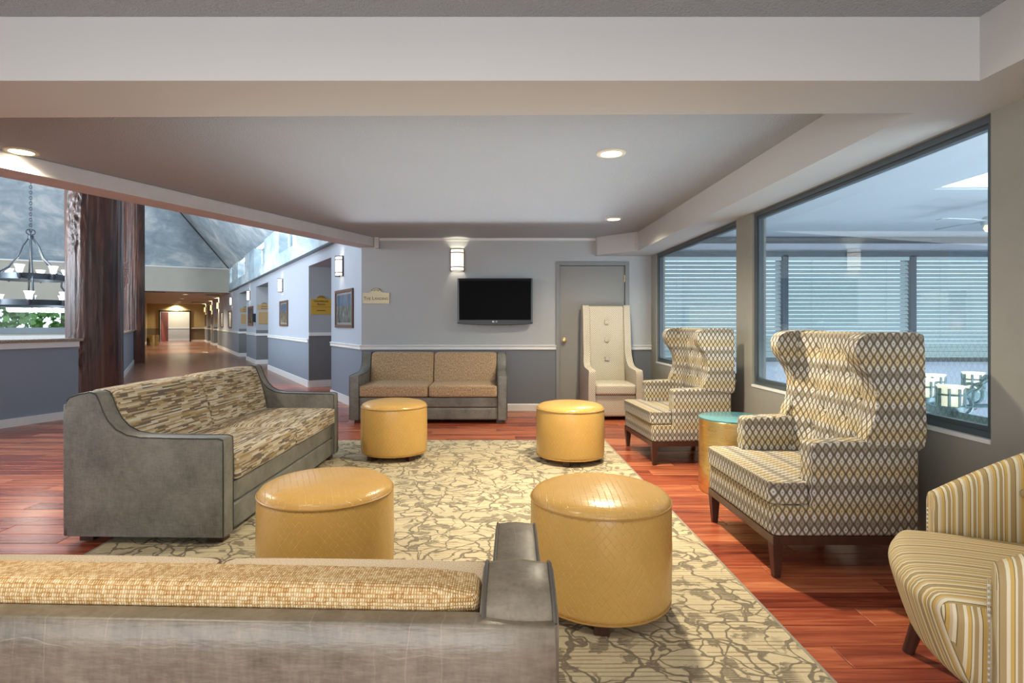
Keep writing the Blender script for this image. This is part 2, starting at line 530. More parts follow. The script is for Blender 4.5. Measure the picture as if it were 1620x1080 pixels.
M['tweed_pale'] = m_tweed('pale_tweed', (0.22, 0.15, 0.09), (0.50, 0.40, 0.28), (0.70, 0.62, 0.48), 500, 260)
M['brown_pipe'] = plain('brown_corded_piping', (0.11, 0.06, 0.035), 0.8)
M['stripes'] = m_stripes('gold_striped_fabric')
M['honey'] = m_honey('honeycomb_fabric')
M['rug'] = m_rug('branch_pattern_rug')
M['rug_edge'] = plain('rug_binding', (0.28, 0.25, 0.19), 0.9)
M['bark'] = m_bark('varnished_tree_trunk')
M['patch'] = plain('torn_bark_patch', (0.42, 0.44, 0.38), 0.7, var=0.3)
M['brass'] = m_brass('brushed_brass')
M['sign_brass'] = m_brass('dull_brass_plate', (0.36, 0.31, 0.20), (0.56, 0.50, 0.36), 0.4)
M['sign_gold'] = plain('gold_sign_plate', (0.50, 0.30, 0.035), 0.35, var=0.08)
M['sign_tan'] = plain('tan_sign_plate', (0.40, 0.27, 0.13), 0.5)
M['letters'] = plain('dark_lettering', (0.035, 0.022, 0.012), 0.5)
M['teal_top'] = plain('teal_tabletop', (0.10, 0.27, 0.30), 0.15, var=0.02)
M['granite'] = m_granite('brown_granite')
M['dark_wood'] = m_wood('dark_walnut', (0.030, 0.012, 0.008), (0.085, 0.035, 0.022), 0.3)
M['frame_wood'] = m_wood('picture_frame_wood', (0.07, 0.03, 0.02), (0.16, 0.08, 0.05))
M['red_door'] = m_wood('mahogany_door', (0.12, 0.025, 0.02), (0.22, 0.06, 0.045), 0.4, (20, 20, 1.5))
M['door_grey'] = plain('grey_door_paint', (0.245, 0.24, 0.225), 0.45, var=0.03)
M['door_frame'] = plain('grey_door_frame_paint', (0.215, 0.225, 0.225), 0.45, var=0.03)
M['win_frame'] = plain('blue_grey_aluminium', (0.085, 0.105, 0.12), 0.4, 0.3)
M['glass'] = m_glass('window_glass', k=0.42)
M['pic_glass'] = m_glass('picture_glass', (0.97, 0.97, 0.97), 0.6)
M['tv_black'] = plain('gloss_black_plastic', (0.006, 0.006, 0.007), 0.12)
M['tv_screen'] = plain('matt_black_screen', (0.003, 0.003, 0.0035), 0.5)
M['tv_black'].node_tree.nodes['Principled BSDF'].inputs['Specular IOR Level'].default_value = 0.15
M['tv_screen'].node_tree.nodes['Principled BSDF'].inputs['Specular IOR Level'].default_value = 0.06
M['tv_side'] = plain('slate_plastic', (0.045, 0.06, 0.07), 0.3)
M['logo'] = plain('silver_logo', (0.75, 0.75, 0.75), 0.4)
M['iron'] = plain('wrought_iron', (0.035, 0.045, 0.055), 0.4, 0.5, var=0.3)
M['verdigris'] = plain('teal_grey_iron', (0.14, 0.24, 0.27), 0.4, 0.2, var=0.3, scale=30)
M['bronze'] = plain('dark_bronze', (0.055, 0.04, 0.032), 0.35, 0.6)
M['finial'] = plain('oxblood_finial', (0.16, 0.05, 0.045), 0.35)
M['sconce_glass'] = emit('glowing_sconce_glass', (1.0, 0.86, 0.70), 0.95)
M['sconce_gold'] = emit('glowing_amber_sconce_glass', (1.0, 0.70, 0.30), 1.8)
M['shade_glass'] = emit('glowing_bell_shade', (0.95, 0.95, 0.92), 0.75)
M['cup_glass'] = emit('glowing_candle_glass', (1.0, 0.95, 0.66), 1.2)
M['down_glass'] = emit('downlight_lens', (1.0, 0.88, 0.62), 14.0)
M['down_far'] = emit('corridor_downlight_lens', (1.0, 0.85, 0.6), 6.0)
M['trim_gold'] = plain('cream_downlight_trim', (0.62, 0.55, 0.40), 0.4)
M['blind'] = plain('pale_blind_slat', (0.47, 0.55, 0.56), 0.45, var=0.03)
M['atrium_wall'] = plain('lavender_white_plaster', (0.58, 0.62, 0.70), 0.7, var=0.03, scale=1)
M['atrium_ceiling'] = plain('atrium_ceiling_paint', (0.56, 0.60, 0.64), 0.7, var=0.03, scale=1)
M['vent'] = plain('dark_vent_metal', (0.05, 0.04, 0.03), 0.5)
M['black'] = plain('black_box', (0.012, 0.016, 0.02), 0.4)
M['paper_white'] = plain('cream_mat', (0.70, 0.72, 0.70), 0.6)
M['leaf'] = plain('tree_leaves', (0.10, 0.20, 0.05), 0.7, var=0.5, scale=20)
M['trunk'] = plain('outdoor_tree_bark', (0.12, 0.09, 0.07), 0.8)
M['lawn'] = plain('lawn_grass', (0.14, 0.20, 0.07), 0.9, var=0.3)
M['far_wall'] = m_twotone('room_beyond_wall_paint', (0.62, 0.58, 0.46), (0.50, 0.50, 0.48))
M['fan'] = plain('grey_white_fan_blade', (0.45, 0.50, 0.52), 0.4)

# ------------------------------------------------------------------ mesh helpers
class MB:
    def __init__(s, T=None):
        s.v = []; s.f = []; s.uvs = {}; s.T = T

    def add(s, vs, fs):
        o = len(s.v)
        s.v += [tuple(p) for p in vs]
        s.f += [tuple(i + o for i in f) for f in fs]
        return o

    def box(s, x0, x1, y0, y1, z0, z1):
        v = [(x, y, z) for z in (z0, z1) for y in (y0, y1) for x in (x0, x1)]
        s.add(v, [(0, 2, 3, 1), (4, 5, 7, 6), (0, 1, 5, 4), (2, 6, 7, 3), (0, 4, 6, 2), (1, 3, 7, 5)])
        return s

    def prism(s, prof, axis, a, b):
        """prof: 2D list; axis 'x': prof=(y,z); 'y': prof=(x,z); 'z': prof=(x,y)"""
        def P(p, t):
            return (t, p[0], p[1]) if axis == 'x' else (p[0], t, p[1]) if axis == 'y' else (p[0], p[1], t)
        n = len(prof)
        vs = [P(p, a) for p in prof] + [P(p, b) for p in prof]
        fs = [tuple(range(n))[::-1], tuple(range(n, 2 * n))] + [(i, (i + 1) % n, n + (i + 1) % n, n + i) for i in range(n)]
        s.add(vs, fs)
        return s

    def lathe(s, prof, n=32, c=(0, 0), a0=0, a1=2 * math.pi):
        closed = abs(a1 - a0 - 2 * math.pi) < 1e-6
        k = n if closed else n + 1
        o = len(s.v)
        for r, z in prof:
            for i in range(k):
                t = a0 + (a1 - a0) * i / n
                s.v.append((c[0] + r * math.cos(t), c[1] + r * math.sin(t), z))
        for j in range(len(prof) - 1):
            for i in range(n):
                i2 = (i + 1) % k
                s.f.append((o + j * k + i, o + j * k + i2, o + (j + 1) * k + i2, o + (j + 1) * k + i))
        return s

    def tube(s, path, r, n=8, closed=False):
        pts = [Vector(p) for p in path]
        m = len(pts)
        o = len(s.v)
        up = Vector((0, 0, 1))
        prev = None
        for i, p in enumerate(pts):
            a = pts[(i - 1) % m] if (closed or i > 0) else p
            b = pts[(i + 1) % m] if (closed or i < m - 1) else p
            t = (b - a).normalized()
            if prev is None:
                ref = up if abs(t.z) < 0.9 else Vector((1, 0, 0))
                nn = (ref - t * ref.dot(t)).normalized()
            else:
                nn = prev - t * prev.dot(t)
                nn = nn.normalized() if nn.length > 1e-6 else t.orthogonal().normalized()
            prev = nn
            bb = t.cross(nn)
            rr = r[i] if isinstance(r, (list, tuple)) else r
            for k in range(n):
                an = 2 * math.pi * k / n
                s.v.append(tuple(p + nn * (rr * math.cos(an)) + bb * (rr * math.sin(an))))
        for i in range(m if closed else m - 1):
            i2 = (i + 1) % m
            for k in range(n):
                k2 = (k + 1) % n
                s.f.append((o + i * n + k, o + i * n + k2, o + i2 * n + k2, o + i2 * n + k))
        if not closed:
            s.f.append(tuple(o + k for k in range(n))[::-1])
            s.f.append(tuple(o + (m - 1) * n + k for k in range(n)))
        return s

    def softbox(s, x0, x1, y0, y1, z0, z1, r=0.03, puff=0.0, n=14, fn=None):
        """rounded box with crowned top/bottom; fn(x,y,z)->(x,y,z) post-deform"""
        bm = bmesh.new()
        bmesh.ops.create_cube(bm, size=2.0)
        bmesh.ops.subdivide_edges(bm, edges=bm.edges[:], cuts=n, use_grid_fill=True)
        c = Vector(((x0 + x1) / 2, (y0 + y1) / 2, (z0 + z1) / 2))
        h = Vector(((x1 - x0) / 2, (y1 - y0) / 2, (z1 - z0) / 2))
        r = min(r, min(h) * 0.98)
        inn = Vector((h.x - r, h.y - r, h.z - r))
        o = len(s.v)
        for v in bm.verts:
            q = v.co
            # pull grid lines towards the edges so the rounding has points to use
            w_ = Vector([math.copysign(abs(a) ** 0.75, a) for a in q])
            p = Vector((w_.x * h.x, w_.y * h.y, w_.z * h.z))
            cl = Vector([max(-inn[i], min(inn[i], p[i])) for i in range(3)])
            d = p - cl
            if d.length > 1e-9:
                p = cl + d.normalized() * r
            k = (1 - min(1, abs(q.x)) ** 2.5) * (1 - min(1, abs(q.y)) ** 2.5)
            p.z += puff * k * (1 if q.z > 0.3 else -0.2 if q.z < -0.3 else 0)
            p = p + c
            if fn:
                p = fn(*p)
            s.v.append(tuple(p))
        for f in bm.faces:
            s.f.append(tuple(o + v.index for v in f.verts))
        bm.free()
        return s

    def sphere(s, c, r, n=12, sq=(1, 1, 1)):
        o = len(s.v)
        m = n // 2
        s.v.append((c[0], c[1], c[2] + r * sq[2]))
        for j in range(1, m):
            ph = math.pi * j / m
            for i in range(n):
                t = 2 * math.pi * i / n
                s.v.append((c[0] + r * sq[0] * math.sin(ph) * math.cos(t), c[1] + r * sq[1] * math.sin(ph) * math.sin(t), c[2] + r * sq[2] * math.cos(ph)))
        s.v.append((c[0], c[1], c[2] - r * sq[2]))
        e = len(s.v) - 1
        for i in range(n):
            i2 = (i + 1) % n
            s.f.append((o, o + 1 + i, o + 1 + i2))
            s.f.append((e, e - n + i2, e - n + i))
            for j in range(m - 2):
                s.f.append((o + 1 + j * n + i, o + 1 + (j + 1) * n + i, o + 1 + (j + 1) * n + i2, o + 1 + j * n + i2))
        return s

    def build(s, name, mat, parent=None, smooth=False, bevel=0.0, seg=2, uvfn=None, loc=None, angle=40):
        me = bpy.data.meshes.new(name)
        vs = [s.T(*p) for p in s.v] if s.T else s.v
        me.from_pydata(vs, [], s.f)
        bm = bmesh.new(); bm.from_mesh(me)
        bmesh.ops.recalc_face_normals(bm, faces=bm.faces)
        bm.to_mesh(me); bm.free()
        uvl = me.uv_layers.new(name='UVMap')
        for p in me.polygons:
            nx, ny, nz = (abs(a) for a in p.normal)
            for li in p.loop_indices:
                co = me.vertices[me.loops[li].vertex_index].co
                if uvfn:
                    uvl.data[li].uv = uvfn(co, p.normal)
                elif nz >= nx and nz >= ny * 0.999:
                    uvl.data[li].uv = (co.x, co.y)
                elif ny >= nx:
                    uvl.data[li].uv = (co.x, co.z)
                else:
                    uvl.data[li].uv = (co.y, co.z)
        if smooth or bevel:
            me.polygons.foreach_set('use_smooth', [True] * len(me.polygons))
            if not bevel and angle < 180:
                me.set_sharp_from_angle(angle=R(angle))
        me.materials.append(mat)
        o = bpy.data.objects.new(name, me)
        COL.objects.link(o)
        if bevel:
            b = o.modifiers.new('bevel', 'BEVEL')
            b.width = bevel; b.segments = seg; b.limit_method = 'ANGLE'; b.angle_limit = R(25); b.harden_normals = True
        if loc:
            o.location = loc
        if parent:
            o.parent = parent
        return o


def tag(o, label=None, cat=None, group=None, kind=None):
    if label: o['label'] = label
    if cat: o['category'] = cat
    if group: o['group'] = group
    if kind: o['kind'] = kind
    return o


def thing(name, label, cat, loc=(0, 0, 0), rz=0.0, group=None):
    o = bpy.data.objects.new(name, None)
    o.empty_display_size = 0.1
    COL.objects.link(o)
    o.location = loc
    o.rotation_euler = (0, 0, rz)
    return tag(o, label, cat, group)


def struct(name, mb, mat, parent=None, **kw):
    o = mb.build(name, mat, parent, **kw)
    if not parent:
        o['kind'] = 'structure'
    return o


def copy_tree(o, parent=None):
    c = o.copy()
    COL.objects.link(c)
    c.parent = parent
    for ch in list(o.children):
        copy_tree(ch, c)
    return c


def smooth_path(pts, n=6, closed=False):
    out = []
    m = len(pts)
    P = [Vector(p) for p in pts]
    for i in range(m if closed else m - 1):
        g = lambda k: P[k % m] if closed else P[max(0, min(m - 1, k))]
        p0, p1, p2, p3 = g(i - 1), g(i), g(i + 1), g(i + 2)
        for j in range(n):
            t = j / n
            out.append(0.5 * ((2 * p1) + (p2 - p0) * t + (2 * p0 - 5 * p1 + 4 * p2 - p3) * t * t + (3 * p1 - p0 - 3 * p2 + p3) * t ** 3))
    if not closed:
        out.append(P[-1])
    return out

# ------------------------------------------------------------------ geometry frame of the hall (60-degree plan)
C0 = (-1.863, 8.06)
E1 = (-0.5015, 0.8651)
E2 = (-0.8651, -0.5015)


def HT(a, b, z):     # hall coordinates: a along the doors' wall, b out into the hall
    return (C0[0] + a * E1[0] + b * E2[0], C0[1] + a * E1[1] + b * E2[1], z)


HROT = math.atan2(E1[1], E1[0])   # local +x of a thing turned to this runs along a


def HB(a0, a1, b0, b1, z0, z1, mb=None):
    mb = mb or MB(T=HT)
    return mb.box(a0, a1, b0, b1, z0, z1)


ZC = 2.44      # lounge ceiling
ZB = 2.19      # underside of soffit and cross beam
XR = 2.24      # right wall
YB = 8.06      # back wall
BD = Vector((0.397, 0.918, 0)).normalized()      # direction of the slanting header beam
BN = Vector((-BD.y, BD.x, 0))                     # away from the lounge
BP = Vector((-1.65, 8.0, 0))                      # its end at the back wall

# ------------------------------------------------------------------ floor and planks
fl = MB()
fl.box(-26, XR + 0.02, -4, 44, -0.10, -0.012)
floor = struct('floor', fl, M['sub'])

PW, PL = 0.145, 1.21
RUG = (-2.18, 1.18, 1.2, 6.0)
def plank_box(mb, x0, x1, y0, y1):
    g = 0.0012; c = 0.003
    x0 += g; x1 -= g; y0 += g; y1 -= g
    z0, z1 = -0.012, 0.0
    v = [(x0, y0, z0), (x1, y0, z0), (x1, y1, z0), (x0, y1, z0),
         (x0, y0, z1 - c * 0.7), (x1, y0, z1 - c * 0.7), (x1, y1, z1 - c * 0.7), (x0, y1, z1 - c * 0.7),
         (x0 + c, y0 + c, z1), (x1 - c, y0 + c, z1), (x1 - c, y1 - c, z1), (x0 + c, y1 - c, z1)]
    f = [(8, 9, 10, 11)]
    for i in range(4):
        j = (i + 1) % 4
        f += [(i, j, 4 + j, 4 + i), (4 + i, 4 + j, 8 + j, 8 + i)]
    mb.add(v, f)
rest = MB(); rest_far = MB()
pm = MB(); plank_box(pm, 0, PL, 0, PW)
proto_me = None
npl = 0
row = 0
y = -3.9
while y < 24.5:
    off = (row * 0.47) % PL
    xlim0 = -24.0
    k0 = int((xlim0 + off) / PL) - 1
    x = k0 * PL - off
    while x < XR:
        x0, x1 = x, min(x + PL, XR)
        if x1 - x0 > 0.05:
            c = ((x0 + x1) / 2, y + PW / 2)
            hidden = RUG[0] + 0.1 < x0 and x1 < RUG[1] - 0.1 and RUG[2] < y and y + PW < RUG[3] - 0.1
            vis = y > 1.3 and abs(c[0]) < y * 1.05 + 0.8 and not hidden
            if vis and y < 5.2 and npl < 296:
                if proto_me is None:
                    o = pm.build('plank', M['plank'], floor)
                    proto_me = o.data
                    full = o
                if abs((x1 - x0) - PL) < 1e-6:
                    o = full if npl == 0 else bpy.data.objects.new('plank', proto_me)
                    o.location = (x0, y, 0)
                    if npl:
                        COL.objects.link(o); o.parent = floor
                else:
                    q = MB(); plank_box(q, 0, x1 - x0, 0, PW)
                    o = q.build('plank', M['plank'], floor, loc=(x0, y, 0))
                npl += 1
            elif not hidden:
                inside = not (y > 9.5 and x0 > -1.9)
                if inside:
                    plank_box(rest if y < 11.5 else rest_far, x0, x1, y, y + PW)
        x += PL
    y += PW
    row += 1
tag(rest.build('plank_field', M['plank'], floor), kind='stuff')
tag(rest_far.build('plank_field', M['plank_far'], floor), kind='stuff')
far = MB()
yy = 24.5
while yy < 42:
    far.box(-25, -9, yy + 0.002, yy + PW - 0.002, -0.012, 0); yy += PW
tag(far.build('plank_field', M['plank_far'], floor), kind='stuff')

# ------------------------------------------------------------------ lounge walls
DX0, DX1, DZ = 0.90, 1.915, 2.10
bw = MB()
bw.box(C0[0], DX0, YB, YB + 0.14, 0, 3.6)
bw.box(DX1, XR + 0.12, YB, YB + 0.14, 0, 3.6)
bw.box(DX0, DX1, YB, YB + 0.14, DZ, 3.6)
bw.box(DX0, DX1, YB + 0.10, YB + 0.14, 0, DZ)
struct('wall_back', bw, M['wall'])
W1 = (5.24, 7.81); W2 = (2.56, 4.92); WZ = (0.71, 2.187)
rw = MB()
for a, b in ((-3.2, W2[0]), (W2[1], W1[0]), (W1[1], YB)):
    rw.box(XR, XR + 0.12, a, b, 0, 3.0)
for a, b in (W1, W2):
    rw.box(XR, XR + 0.12, a, b, 0, WZ[0])
    rw.box(XR, XR + 0.12, a, b, WZ[1], 3.0)
struct('wall_right', rw, M['right_wall'])
# wall behind the camera, without openings
wb = MB()
wb.box(-7.5, XR + 0.12, -3.2, -3.08, 0, 2.6)
struct('wall_front', wb, M['right_wall'])

# back wall trims
tb = MB()
for x0, x1 in ((C0[0], DX0 - 0.005), (DX1 + 0.005, XR)):
    tb.prism([(YB, 0.86), (YB - 0.018, 0.862), (YB - 0.024, 0.875), (YB - 0.018, 0.885), (YB - 0.018, 0.905), (YB - 0.03, 0.915), (YB - 0.03, 0.925), (YB, 0.932)], 'x', x0, x1)
struct('trim_1', tb, M['white'])
bb = MB()
for x0, x1 in ((C0[0], DX0), (DX1, XR)):
    bb.prism([(YB, 0), (YB - 0.016, 0), (YB - 0.016, 0.085), (YB - 0.008, 0.10), (YB, 0.10)], 'x', x0, x1)
struct('baseboard_back', bb, M['white'])
struct('trim_2', MB().box(-1.62, 1.46, YB - 0.03, YB, 2.405, 2.44), M['white'])
br_ = MB().box(XR - 0.014, XR, 0, YB - 0.02, 0, 0.09)
struct('baseboard_right', br_, M['right_wall'])

# ------------------------------------------------------------------ grey door with knob and hinges
d = MB()
d.box(DX0 - 0.01, DX0 + 0.045, YB - 0.02, YB + 0.10, 0, DZ + 0.01)
d.box(DX1 - 0.045, DX1 + 0.01, YB - 0.02, YB + 0.10, 0, DZ + 0.01)
d.box(DX0 + 0.045, DX1 - 0.045, YB - 0.02, YB + 0.10, DZ - 0.045, DZ + 0.01)
door = struct('door_1', d, M['door_frame'], bevel=0.003)
MB().box(DX0 + 0.049, DX1 - 0.049, YB + 0.012, YB + 0.055, 0.01, DZ - 0.05).build('door_leaf', M['door_grey'], door, bevel=0.002)
kb = MB(T=lambda x, y, z: (DX0 + 0.11 + x, YB + 0.012 - z, 1.0 + y))
kb.lathe([(0.0, 0.0), (0.033, 0.0), (0.033, 0.006), (0.012, 0.012), (0.012, 0.035), (0.026, 0.045), (0.031, 0.058), (0.024, 0.070), (0.0, 0.074)], 20)
kb.build('knob', M['brass'], door, smooth=True)
for z in (0.25, 1.05, 1.87):
    MB().box(DX1 - 0.058, DX1 - 0.040, YB - 0.006, YB + 0.012, z - 0.05, z + 0.05).build('hinge', M['brass'], door)

# ------------------------------------------------------------------ right-hand windows
def win(idx, y0, y1):
    f = MB()
    t = 0.034
    for (a, b, c, e) in ((y0, y0 + t, WZ[0], WZ[1]), (y1 - t, y1, WZ[0], WZ[1]), (y0 + t, y1 - t, WZ[0], WZ[0] + t), (y0 + t, y1 - t, WZ[1] - t, WZ[1])):
        f.box(XR + 0.020, XR + 0.085, a, b, c, e)
    t2 = 0.056
    for (a, b, c, e) in ((y0 + t, y0 + t2, WZ[0] + t, WZ[1] - t), (y1 - t2, y1 - t, WZ[0] + t, WZ[1] - t), (y0 + t2, y1 - t2, WZ[0] + t, WZ[0] + t2), (y0 + t2, y1 - t2, WZ[1] - t2, WZ[1] - t)):
        f.box(XR + 0.035, XR + 0.07, a, b, c, e)
    o = struct('window_%d' % idx, f, M['win_frame'])
    MB().box(XR + 0.049, XR + 0.055, y0 + t2, y1 - t2, WZ[0] + t2, WZ[1] - t2).build('pane', M['glass'], o)
    MB().box(XR - 0.006, XR + 0.02, y0, y1, WZ[0] - 0.016, WZ[0] + 0.004).build('sill', M['white'], o)
    return o
win(1, *W1)
win(2, *W2)

# ------------------------------------------------------------------ ceiling, soffit, beams
def beam_x(yy, off=0.0):      # x of the slanting beam's lounge face at depth yy, moved 'off' away from the lounge
    p = BP + BN * off
    return p.x + (yy - p.y) * BD.x / BD.y
cl = MB()
cl.prism([(beam_x(-3.2), -3.2), (XR + 0.12, -3.2), (XR + 0.12, YB + 0.1), (beam_x(YB + 0.1), YB + 0.1)], 'z', ZC, ZC + 0.12)
struct('ceiling', cl, M['ceiling'])
so = MB()
so.prism([(1.908, -3.1), (XR, -3.1), (XR, YB), (1.908, YB)], 'z', ZB, ZC)
so.prism([(1.45, 7.94), (1.87, 7.50), (1.908, 7.50), (1.908, YB), (1.45, YB)], 'z', ZB, ZC)
struct('trim_3', so, M['beam'])
cb = MB()
cb.prism([(beam_x(2.23), 2.23), (1.908, 2.23), (1.908, 2.575), (beam_x(2.65), 2.655)], 'z', ZB, ZC)
struct('trim_4', cb, M['beam'])
hb_ = MB()
s0, s1 = -12.6, 0.06
pa = BP + BD * s0; pb = BP + BD * s1; pc = pb + BN * 0.30; pd = pa + BN * 0.30
hb_.prism([(pa.x, pa.y), (pb.x, pb.y), (pc.x, pc.y), (pd.x, pd.y)], 'z', 2.315, ZC)
struct('trim_5', hb_, M['beam2'], bevel=0.006)
# upper wall standing on the header beam, carries the hall roof
uw = MB()
pa2 = pa + BN * 0.02; pb2 = BP + BD * 0.45 + BN * 0.02
pc2 = pb2 + BN * 0.2; pd2 = pa2 + BN * 0.2
uw.prism([(pa2.x, pa2.y), (pb2.x, pb2.y), (pc2.x, pc2.y), (pd2.x, pd2.y)], 'z', ZC, 3.5)
struct('wall_header', uw, M['sky_paint'])
# small box bracket where the beam meets the back wall
struct('trim_6', MB().box(-1.66, -1.60, YB - 0.12, YB, 2.29, 2.44), M['beam2'], bevel=0.004)
# beam of the lounge end wall to the left of the corner (closes the gap above the beam end)

# ------------------------------------------------------------------ hall wall with recesses
segs = [(0.0, 1.678), (3.395, 8.30), (10.58, 12.87), (15.1, 24.7), (27.2, 29.7), (32.2, 35.2)]
AE = 35.2      # end wall
AF = 18.25     # fascia
TH = 0.9       # recess depth
hw = MB(T=HT)
for (a0, a1) in segs:
    z1 = 2.57 if a0 < 15 else 2.52
    hw.box(a0, a1, -TH, 0, 0, z1)
struct('wall_hall', hw, M['hall_wall'])
lint = MB(T=HT)
nw = MB(T=HT)
ns = MB(T=HT)
for (a0, a1) in zip([s[1] for s in segs[:-1]], [s[0] for s in segs[1:]]):
    zt = 2.57
    lint.box(a0, a1, -TH, 0, 2.34, zt)
    nw.box(a0, a1, -TH - 0.1, -TH + 0.0, 0, zt)
    ns.box(a1 - 0.012, a1, -TH, -0.001, 0, 2.34)
struct('wall_lintel', lint, M['hall_wall'])
struct('wall_recess', nw, M['niche_wall'])
struct('wall_recess_side', ns, M['niche_wall'])
# rail and base along the hall wall
rl = MB(T=HT); bs = MB(T=HT); rs = MB(T=HT)
for i, (a0, a1) in enumerate(segs):
    e = 0.012
    rl.prism([(0.0, 0.86), (0.018, 0.862), (0.024, 0.875), (0.018, 0.885), (0.018, 0.905), (0.03, 0.915), (0.03, 0.925), (0.0, 0.932)], 'x', a0, a1)
    bs.box(a0 - (e if i else 0), a1 + e, -0.02, 0.016, 0, 0.13)
    if i:
        zr = (0.995, 1.06) if i == 1 else (0.86, 0.93)
        rs.box(a0 - 0.034, a0 - 0.012, -TH, -0.002, *zr)
        bs.box(a0 - 0.03, a0 - 0.010, -TH, -0.002, 0, 0.13)
struct('trim_7', rl, M['white'])
struct('trim_8', rs, M['white'])
struct('baseboard_hall', bs, M['white'])
# clerestory band painted with clouds, real openings between its piers
cls_w = [(4.6, 6.3), (8.6, 10.6), (12.8, 14.9), (16.9, 17.8)]
cw = MB(T=HT)
cw.box(0, AF, -0.25, 0.06, 2.57, 2.88)
prev = 0.0
for a0, a1 in cls_w + [(AF, AF)]:
    if a0 > prev:
        cw.box(prev, a0, -0.25, 0.06, 2.88, 3.5)
    prev = a1
struct('wall_clerestory', cw, M['sky_paint'])
struct('trim_9', HB(0, AF, 0.0, 0.075, 2.545, 2.575), M['win_frame'])
for i, (a0, a1) in enumerate(cls_w):
    f = MB(T=HT)
    for q in ((a0, a0 + 0.04, 2.88, 3.5), (a1 - 0.04, a1, 2.88, 3.5), (a0, a1, 2.88, 2.92), (a0, a1, 3.46, 3.5)):
        f.box(q[0], q[1], -0.2, -0.15, q[2], q[3])
    o = struct('window_%d' % (10 + i), f, M['white'])
    HB(a0, a1, -0.18, -0.174, 2.88, 3.5).build('pane', M['glass'], o)
# fascia above the corridor mouth and the window wall left of it
fa = MB(T=HT)
fa.box(AF, AF + 0.25, 0.0, 3.30, 2.51, 3.5)
BW0, BW1 = 5.2, 13.0
fa.box(AF, AF + 0.25, 3.30, BW0, 0, 3.5)
fa.box(AF, AF + 0.25, BW0, BW1, 1.86, 3.5)
fa.box(AF, AF + 0.25, BW0, BW1, 0, 0.86)
fa.box(AF, AF + 0.25, BW1, 14.0, 0, 3.5)
struct('wall_fascia', fa, M['fascia'])
struct('trim_10', HB(AF - 0.05, AF, 0, 14, 3.47, 3.52), M['white'])
f = MB(T=HT)
f.box(AF - 0.03, AF + 0.1, BW0, BW1, 1.80, 1.88); f.box(AF - 0.05, AF + 0.1, BW0, BW1, 0.86, 1.08)
for b in (BW0, 7.7, 10.2, BW1 - 0.08):
    f.box(AF, AF + 0.1, b, b + 0.08, 1.08, 1.80)
o = struct('window_3', f, M['win_frame'])
HB(AF + 0.04, AF + 0.046, BW0 + 0.08, BW1, 1.08, 1.80).build('pane', M['glass'], o)
struct('trim_11', HB(AF - 0.25, AF, 3.5, 14, 0.60, 0.80), M['white'])

# hall roof
AP = Vector(HT(12.0, 6.25, 9.9))
e0 = Vector(HT(-1.2, 0, 3.5)); e1_ = Vector(HT(AF + 0.1, 0, 3.5)); e2_ = Vector(HT(AF + 0.1, 14, 3.5))
e4 = Vector((pa.x, pa.y, 3.5)); e3_ = Vector((-19.0, 1.0, 3.5)); e5 = Vector((pb2.x + 0.6, pb2.y, 3.5))
rf = MB()
ring = [e0, e1_, e2_, e3_, e4, e5]
rf.add([*ring, AP], [(i, (i + 1) % 6, 6) for i in range(6)])
o = struct('ceiling_hall', rf, M['sky_paint'])
# ridge batten on the hip
hp = MB().tube([e1_ - Vector((0, 0, 0.02)), AP], 0.035, 6)
struct('trim_12', hp, M['win_frame'])
# corridor beyond
cc = HB(AF + 0.02, AE + 0.1, -TH - 0.1, 3.6, 2.51, 2.6)
struct('ceiling_corridor', cc, M['corr_ceiling'])
lw = HB(AF, AE, 3.35, 3.5, 0, 2.6)
struct('wall_left_corridor', lw, M['end_wall'])
ew = MB(T=HT)
OB0, OB1 = 0.82, 2.69
ew.box(AE, AE + 0.15, -TH, OB0, 0, 2.55); ew.box(AE, AE + 0.15, OB1, 3.5, 0, 2.55); ew.box(AE, AE + 0.15, OB0, OB1, 2.08, 2.55)
struct('wall_end', ew, M['end_wall'])
struct('baseboard_end', HB(AE - 0.02, AE, 0, OB0, 0, 0.12).box(AE - 0.02, AE, OB1, 3.35, 0, 0.12).box(AF, AE, 3.33, 3.35, 0, 0.12), M['white'])
struct('trim_13', HB(AE - 0.03, AE, 0, OB0, 0.87, 0.93), M['white'])
df = MB(T=HT)
for q in ((OB0, OB0 + 0.09, 0, 2.08), (OB1 - 0.09, OB1, 0, 2.08), (OB0, OB1, 1.99, 2.08)):
    df.box(AE - 0.04, AE + 0.16, q[0], q[1], q[2], q[3])
dr2 = struct('door_2', df, M['bronze'])
lf = MB(T=HT)
lf.prism([(AE + 0.17, OB1 - 0.12), (AE + 0.17, OB1 - 0.17), (AE + 0.95, OB1 - 0.55), (AE + 0.97, OB1 - 0.50)], 'z', 0.01, 1.98)
lf.build('door_leaf', M['red_door'], dr2)
MB(T=HT).sphere((AE + 0.85, OB1 - 0.56, 1.0), 0.035, 8).build('knob', M['brass'], dr2, smooth=True)
struct('wall_beyond', HB(AE + 2.2, AE + 2.3, -1.5, 5.5, 0, 2.6).box(AE + 0.15, AE + 2.2, 4.6, 4.7, 0, 2.6).box(AE + 0.15, AE + 2.2, -1.5, -1.4, 0, 2.6), M['far_wall'])
struct('ceiling_beyond', HB(AE + 0.1, AE + 2.3, -1.5, 5.5, 2.52, 2.6), M['corr_ceiling'])
struct('trim_14', HB(AE + 2.17, AE + 2.2, -1.0, 4.6, 0.86, 0.93).box(AE + 2.17, AE + 2.2, -1.0, 4.6, 0, 0.14), M['white'])
lamp('AREA', 'room_beyond_light', HT(AE + 1.1, 1.6, 2.45), 75, (1.0, 0.95, 0.85), 1.5, 1.5, aim=HT(AE + 1.2, 1.6, 0))

